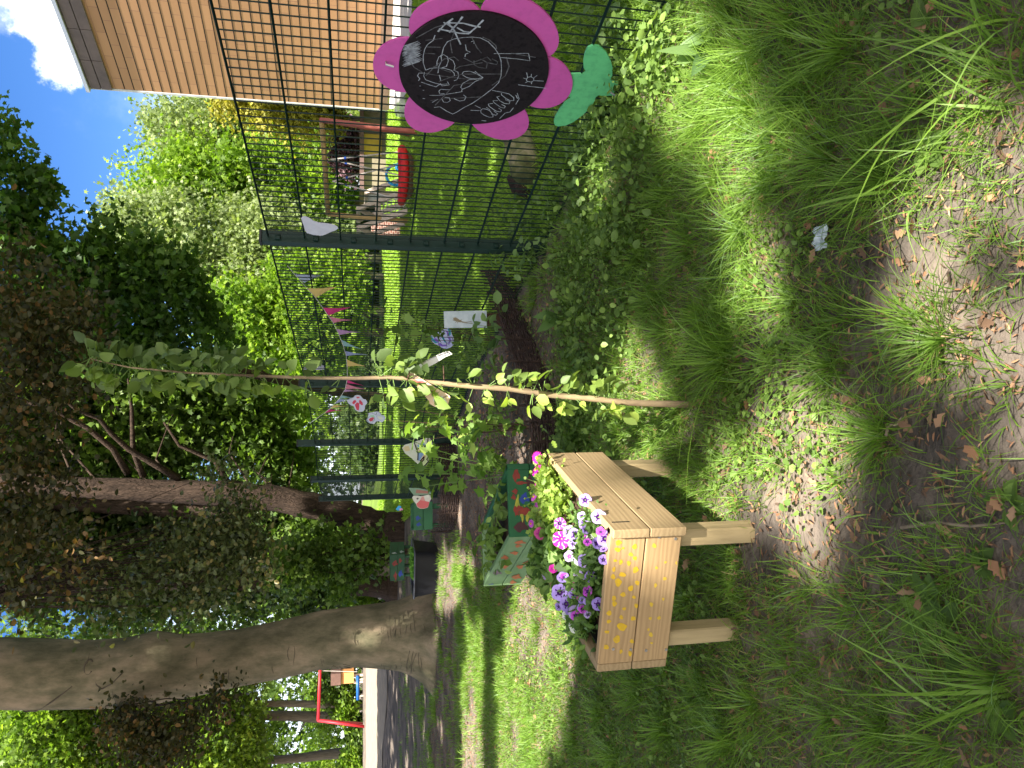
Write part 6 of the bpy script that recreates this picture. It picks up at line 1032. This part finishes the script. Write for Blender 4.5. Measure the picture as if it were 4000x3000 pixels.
shade_tree('unseen_oak_tree', 'unseen tall oak to the left, crown shaped to shade the beech and the bed', (-8.5, 2.0, 0), .3, SH2[selB], .34)
shade_tree('unseen_oak_tree', 'unseen tall oak to the right, crown shaped to shade the near half of the lawn', (9.5, 3.0, 0), .3, SH2[~selB], .34)
# ------------------------------------------------------------------ grass, ground cover and leaf litter
def noise2(x, y, s, seed=0):      # cheap smooth value noise
    r = np.random.default_rng(seed).random((64, 64)); u = x * s + 100; v = y * s + 100; i = np.floor(u).astype(int); j = np.floor(v).astype(int); fu = sm(u - i); fv = sm(v - j); g = lambda a, b: r[a % 64, b % 64]
    return (g(i, j) * (1 - fu) + g(i + 1, j) * fu) * (1 - fv) + (g(i, j + 1) * (1 - fu) + g(i + 1, j + 1) * fu) * fv
def fbm(x, y, s, seed=0): return .55 * noise2(x, y, s, seed) + .3 * noise2(x, y, s * 2.3, seed + 1) + .15 * noise2(x, y, s * 5, seed + 2)
def wedge(n, y0, y1, left=.62, right=.60):
    Yv = y0 + (y1 - y0) * rng.random(n) ** .75; X = (rng.random(n) * (left + right) - left) * (Yv + .35); return X, Yv
def blades(name, B, L, wd, lean, tint, mat, nseg=3, az=None):
    N = len(B); az = rng.random(N) * 6.283 if az is None else az; d = np.stack((np.cos(az), np.sin(az), np.zeros(N)), 1); s = np.stack((-np.sin(az), np.cos(az), np.zeros(N)), 1)
    tw = rng.normal(size=N) * .9; s = s * np.cos(tw)[:, None] + d * np.sin(tw)[:, None] * .6; vs = []
    for k in range(nseg + 1):
        t = k / nseg; hz = lean * t ** 1.6; z = t * (1 - .42 * lean * t); P = B + d * (L * hz)[:, None] + np.array((0, 0, 1)) * (L * z)[:, None]; w_ = (wd * (1 - t ** 1.8) * (.75 + .5 * min(t * 2, .5)))[:, None]
        vs += [P - s * w_, P + s * w_] if k < nseg else [P]
    V = np.stack(vs, 1); fs = [(2 * k, 2 * k + 1, 2 * k + 3, 2 * k + 2) for k in range(nseg - 1)] + [(2 * nseg - 2, 2 * nseg - 1, 2 * nseg)]
    return put_arr(name, V, None, fs, tint, mat)
l_gr = LM('grass_blades', [(.34, .27, .13), (.09, .16, .025), (.14, .25, .035), (.22, .36, .05), (.24, .38, .15)], .4, rough=.45, pos=[0, .03, .4, .85, 1])
l_lawn = LM('lawn_blades', [(.14, .24, .025), (.22, .36, .035), (.32, .46, .06)], .4, rough=.5)
ours = lambda X, Y: ~beyond(X + .05, Y)
# short turf
X, Y = wedge(360000, .75, 9.0); dens = fbm(X, Y, 1.1, 3) * .75 + .25 * fbm(X, Y, 4.5, 13); leftside = X < -.28 * Y
thr = np.where(leftside, .34, .38) + .11 * (Y < 2.0) + (.16 * sm((Y - 3.0) / 3.5) + .20 * sm((Y - 5.6) / 3.2)) * leftside; keep = (dens + .18 * (rng.random(len(X)) - .5) > thr) & ours(X, Y) & ((Y < 3.9) | (X < -.22 * Y - .25) | (Y > 30))
X, Y = X[keep], Y[keep]; n = len(X); B = np.stack((X, Y, gz(X, Y) - .004), 1)
o1 = blades('short_grass', B, (.02 + .05 * rng.random(n) ** 1.4) * (1 + .05 * Y), .0012 + .0003 * Y, .4 + 1.0 * rng.random(n), np.where(rng.random(n) < .04, 0, np.clip(.45 + .22 * rng.normal(size=n), .04, 1)), l_gr)
tag(o1, 'short ragged grass on the soil around the pine planter', 'grass', kind='stuff')
# further thin turf toward the beech
X, Y = wedge(60000, 6, 20, .62, .0); keep = (fbm(X, Y, 1.4, 9) > .60) & (Y > 8) & ours(X, Y) & (X < -.2 * Y); X, Y = X[keep], Y[keep]; n = len(X); B = np.stack((X, Y, gz(X, Y)), 1)
tag(blades('thin_grass', B, .03 + .06 * rng.random(n), .0035 + .001 * rng.random(n), .5 + .6 * rng.random(n), np.clip(.45 + .2 * rng.normal(size=n), 0, 1), l_gr, 2), 'thin patchy grass under the beech', 'grass', kind='stuff')
# tufts of long grass, each a clump
TUFT = [(3250, 1430, .20, 260), (3690, 1330, .17, 330), (3430, 1700, .18, 280), (3030, 1420, .18, 150), (3100, 1180, .18, 180), (3300, 1250, .16, 140), (3560, 1260, .19, 120), (3700, 2250, .18, 70), (3560, 2330, .16, 50), (3900, 2650, .24, 150), (3700, 2900, .22, 120), (3450, 700, .22, 330), (3250, 620, .24, 220), (3150, 380, .26, 220), (3050, 560, .24, 200), (3300, 200, .26, 220), (3600, 420, .24, 90), (3800, 500, .30, 60), (3950, 330, .32, 50), (3900, 120, .3, 60), (3100, 90, .26, 160), (3000, 720, .22, 200),
        (2830, 1420, .26, 160), (2850, 1380, .24, 120), (2750, 1250, .2, 170), (2620, 1300, .19, 160), (2560, 1180, .18, 150), (2900, 900, .22, 220), (2800, 700, .22, 200), (2750, 480, .24, 220), (2850, 320, .26, 240), (2950, 200, .26, 240), (2700, 950, .2, 180), (2600, 780, .2, 180), (2500, 1020, .18, 150), (2450, 900, .16, 120), (2850, 60, .26, 200), (2950, 420, .26, 240), (2650, 620, .2, 160),
        (2500, 2700, .20, 220), (2600, 2850, .20, 240), (2750, 2700, .18, 200), (2850, 2900, .2, 220), (2450, 2550, .16, 160), (2280, 2500, .16, 200), (2180, 2650, .15, 160), (2100, 2450, .15, 180), (2350, 2800, .18, 180), (2250, 2900, .16, 160), (2950, 2750, .2, 160), (2400, 2950, .2, 160), (1960, 2450, .14, 140), (2000, 2700, .14, 140), (1900, 2600, .14, 140), (1950, 2850, .14, 140), (1840, 2480, .14, 90), (1830, 2750, .14, 90), (2850, 2250, .14, 130), (2700, 2350, .15, 140), (2500, 2250, .14, 110), (2620, 2000, .13, 120), (2750, 1850, .13, 130), (2900, 1750, .13, 120), (3050, 1800, .12, 110), (2500, 1650, .14, 140), (2580, 1720, .13, 130), (2420, 1690, .14, 120), (2630, 1600, .14, 130), (3350, 2400, .13, 110), (3150, 2300, .12, 120), (3250, 2800, .15, 150), (3450, 2850, .18, 150), (3100, 2600, .14, 130), (3800, 2150, .1, 60), (3850, 1850, .1, 60), (3960, 1500, .12, 60), (3280, 1880, .11, 90)]
Bs, Ls, Az, Le, Ti = [], [], [], [], []
def tuft(c, L, k, sp=.05):
    az = rng.random(k) * 6.283; r = np.abs(rng.normal(size=k)) * sp; b = np.stack((c[0] + np.cos(az) * r, c[1] + np.sin(az) * r, np.zeros(k)), 1); b[:, 2] = gz(b[:, 0], b[:, 1]) - .005; Bs.append(b); Ls.append(L * (.3 + .9 * rng.random(k))); Az.append(az + rng.normal(size=k) * .5); Le.append(.2 + 1.1 * rng.random(k)); Ti.append(np.clip(.5 + .12 * rng.normal() + .18 * rng.normal(size=k), .02, 1))
for x, y, L, k in TUFT: tuft(G(x, y), L * .70, int(k * 1.2), .075)
X, Y = wedge(2600, 1.2, 8); kp = (fbm(X, Y, 1.3, 21) > np.where(X > -.05 * Y, .46, .54) + .1 * (Y < 1.9)) & ours(X, Y) & ((Y < 4.2) | (X < -.25 * Y)); X, Y = X[kp], Y[kp]
X2, Y2 = wedge(900, 4.5, 14, .62, .0); kp = (fbm(X2, Y2, 1.6, 41) > .50) & ours(X2, Y2) & (X2 < -.2 * Y2)
for a, b in zip(X2[kp], Y2[kp]): tuft((a, b), .07 + .08 * random.random(), 34, .08)
for a, b in zip(X, Y): tuft((a, b), .06 + .05 * random.random(), 36, .05)
for _ in range(150):
    x = random.uniform(2150, 2650); y = random.uniform(30, 1750); mid = 2580 - .25 * y if y < 1000 else 2360
    if abs(x - mid) < 200: tuft(G(x, y), random.uniform(.07, .14), 30, .06)
# strip of rank grass along the fence foot
for s_ in np.linspace(-.5, 1.2, 60):
    q = p0 + (p1 - p0) * s_; o_ = random.uniform(-.25, .3); tuft((q[0] - .3 * 0 + o_, q[1] + o_ * .3), .12 + .08 * random.random(), 70, .07)
B = np.concatenate(Bs); L = np.concatenate(Ls); dist = B[:, 1]
tag(blades('grass_tufts', B, L, .0014 + .0003 * dist, np.concatenate(Le), np.concatenate(Ti), l_gr, 4, np.concatenate(Az)), 'long arching grass growing in tufts out of the bare soil', 'grass', kind='stuff')
# a few wide near blades of cocksfoot at the right bottom
Bs, Ls, Az, Le, Ti = [], [], [], [], []
for x, y, L, k in ((3960, 420, .24, 8), (3900, 250, .30, 10), (3600, 650, .22, 8), (3700, 250, .26, 10), (3980, 60, .3, 9), (3950, 2700, .26, 9), (3800, 2850, .26, 9), (2850, 1410, .28, 26)): tuft(G(x, y), L, k, .05)
B = np.concatenate(Bs); n = len(B)
tag(blades('broad_grass', B, np.concatenate(Ls), .0042 + 0 * B[:, 0], np.concatenate(Le) + .2, np.clip(np.concatenate(Ti) + .2, 0, .9), l_gr, 7, np.concatenate(Az)), 'a few broad shining grass blades close to the camera', 'grass', kind='stuff')
# lawn beyond the fence
n = 230000; Y = 1.6 + 34 * rng.random(n) ** 1.5; X = (rng.random(n) * 1.25 - .62) * (Y + .5); kp = beyond(X - .1, Y) & ~in_poly(X, Y, PAVE); X, Y = X[kp], Y[kp]; n = len(X); B = np.stack((X, Y, gz(X, Y) + .008), 1)
tag(blades('lawn_grass', B, (.05 + .05 * rng.random(n)) * (1 + .02 * Y), .0022 + .0009 * Y, .4 + .6 * rng.random(n), np.clip(.5 + .6 * (fbm(X, Y, .8, 5) - .5) + .2 * rng.normal(size=n), 0, 1), l_lawn, 2), 'thick mown lawn behind the wire fence', 'grass', kind='stuff')
# small round ground cover leaves
X, Y = wedge(60000, .8, 6.5); kp = (fbm(X, Y, 1.6, 31) + .12 * (rng.random(60000) - .5) > .57) & ours(X, Y); X, Y = X[kp], Y[kp]; n = len(X); P = np.stack((X, Y, gz(X, Y) + .006 + .03 * rng.random(n)), 1); A = rng.normal(size=(n, 3)); A[:, 2] = .3 * np.abs(A[:, 2])
tag(put_arr('ground_cover', leafverts(P, A, .008 + .018 * rng.random(n) ** 1.5, OVAL, up=1.4, nrand=.6, width=1.3), None, OVAL[1], rng.random(n), l_weed), 'tiny round-leaved ground cover between the grass', 'ground cover', kind='stuff')
# dry leaves
l_dry = LM('dry_leaves', [(.09, .06, .04), (.20, .115, .07), (.33, .17, .09), (.42, .27, .16)], .12, rough=.8, tcol=(1.2, .9, .6))
OAKL = (np.array([(0, 0, 0), (.12, .16, .04), (.22, .10, .03), (.38, .26, .06), (.50, .15, .04), (.68, .27, .06), (.80, .14, .03), (1, .02, -.02), (.82, -.14, .04), (.66, -.28, .08), (.50, -.15, .05), (.36, -.25, .05), (.22, -.10, .03), (.12, -.14, .04)]), [(0, 7, 6, 5, 4, 3, 2, 1), (0, 13, 12, 11, 10, 9, 8, 7)])
X, Y = wedge(9000, .8, 8); kp = ours(X, Y); X, Y = X[kp], Y[kp]; n = len(X); P = np.stack((X, Y, gz(X, Y) + .004 + .012 * rng.random(n)), 1); A = rng.normal(size=(n, 3)); A[:, 2] *= .25
tag(put_arr('leaf_litter', leafverts(P, A, .014 + .036 * rng.random(n) ** 2.4, OAKL, up=1.4, nrand=.9), None, LOBED[1], rng.random(n), l_dry), 'dry brown oak leaves scattered over the soil', 'dry leaves', kind='stuff')
X, Y = wedge(90000, .8, 12); kp = ours(X, Y); X, Y = X[kp], Y[kp]; n = len(X); P = np.stack((X, Y, gz(X, Y) + .005 + .006 * rng.random(n)), 1); A = rng.normal(size=(n, 3)); A[:, 2] *= .12
tag(put_arr('bud_scales', leafverts(P, A, .012 + .014 * rng.random(n), OVAL, up=1.6, nrand=.8, width=.35), None, OVAL[1], rng.random(n), l_dry), 'small brown bud scales and twig bits littering the ground', 'litter', kind='stuff')
# twigs
for (a, b, lb) in (((3480, 1700), (3540, 1630), 'short grey twig lying beside a grass tuft'), ((3540, 2060), (3950, 2040), 'long pale dry stem lying across the soil'), ((2650, 2390), (2720, 2430), 'short brown stick under the pine planter')):
    p, q = G(*a) + (0, 0, .012), G(*b) + (0, 0, .012); t = thing('twig', (p + q) / 2, lb, 'twig'); mb = MB(); mb.tube([p, p * .6 + q * .4 + (.006, .004, .006), p * .3 + q * .7 - (.004, 0, 0), q], [.004, .0035, .003, .002], 6); put('stick', mb, M('dry_stick', (.32, .25, .18), (.2, .15, .1), scale=30), t)
# crumpled pale scrap in the grass
c = G(3230, 930); t = thing('plastic_scrap', c, 'crumpled pale blue-white scrap half buried in the lit grass', 'litter'); mb = MB(); k = 7; vs = [c + ((i / (k - 1) - .5) * .06, (j / (k - 1) - .5) * .05, .012 + .016 * random.random()) for j in range(k) for i in range(k)]
mb.add(vs, [(j * k + i, j * k + i + 1, (j + 1) * k + i + 1, (j + 1) * k + i) for j in range(k - 1) for i in range(k - 1)]); put('sheet', mb, M('pale_film', (.55, .62, .66), (.45, .52, .58), rough=.3, spec=.6), t)
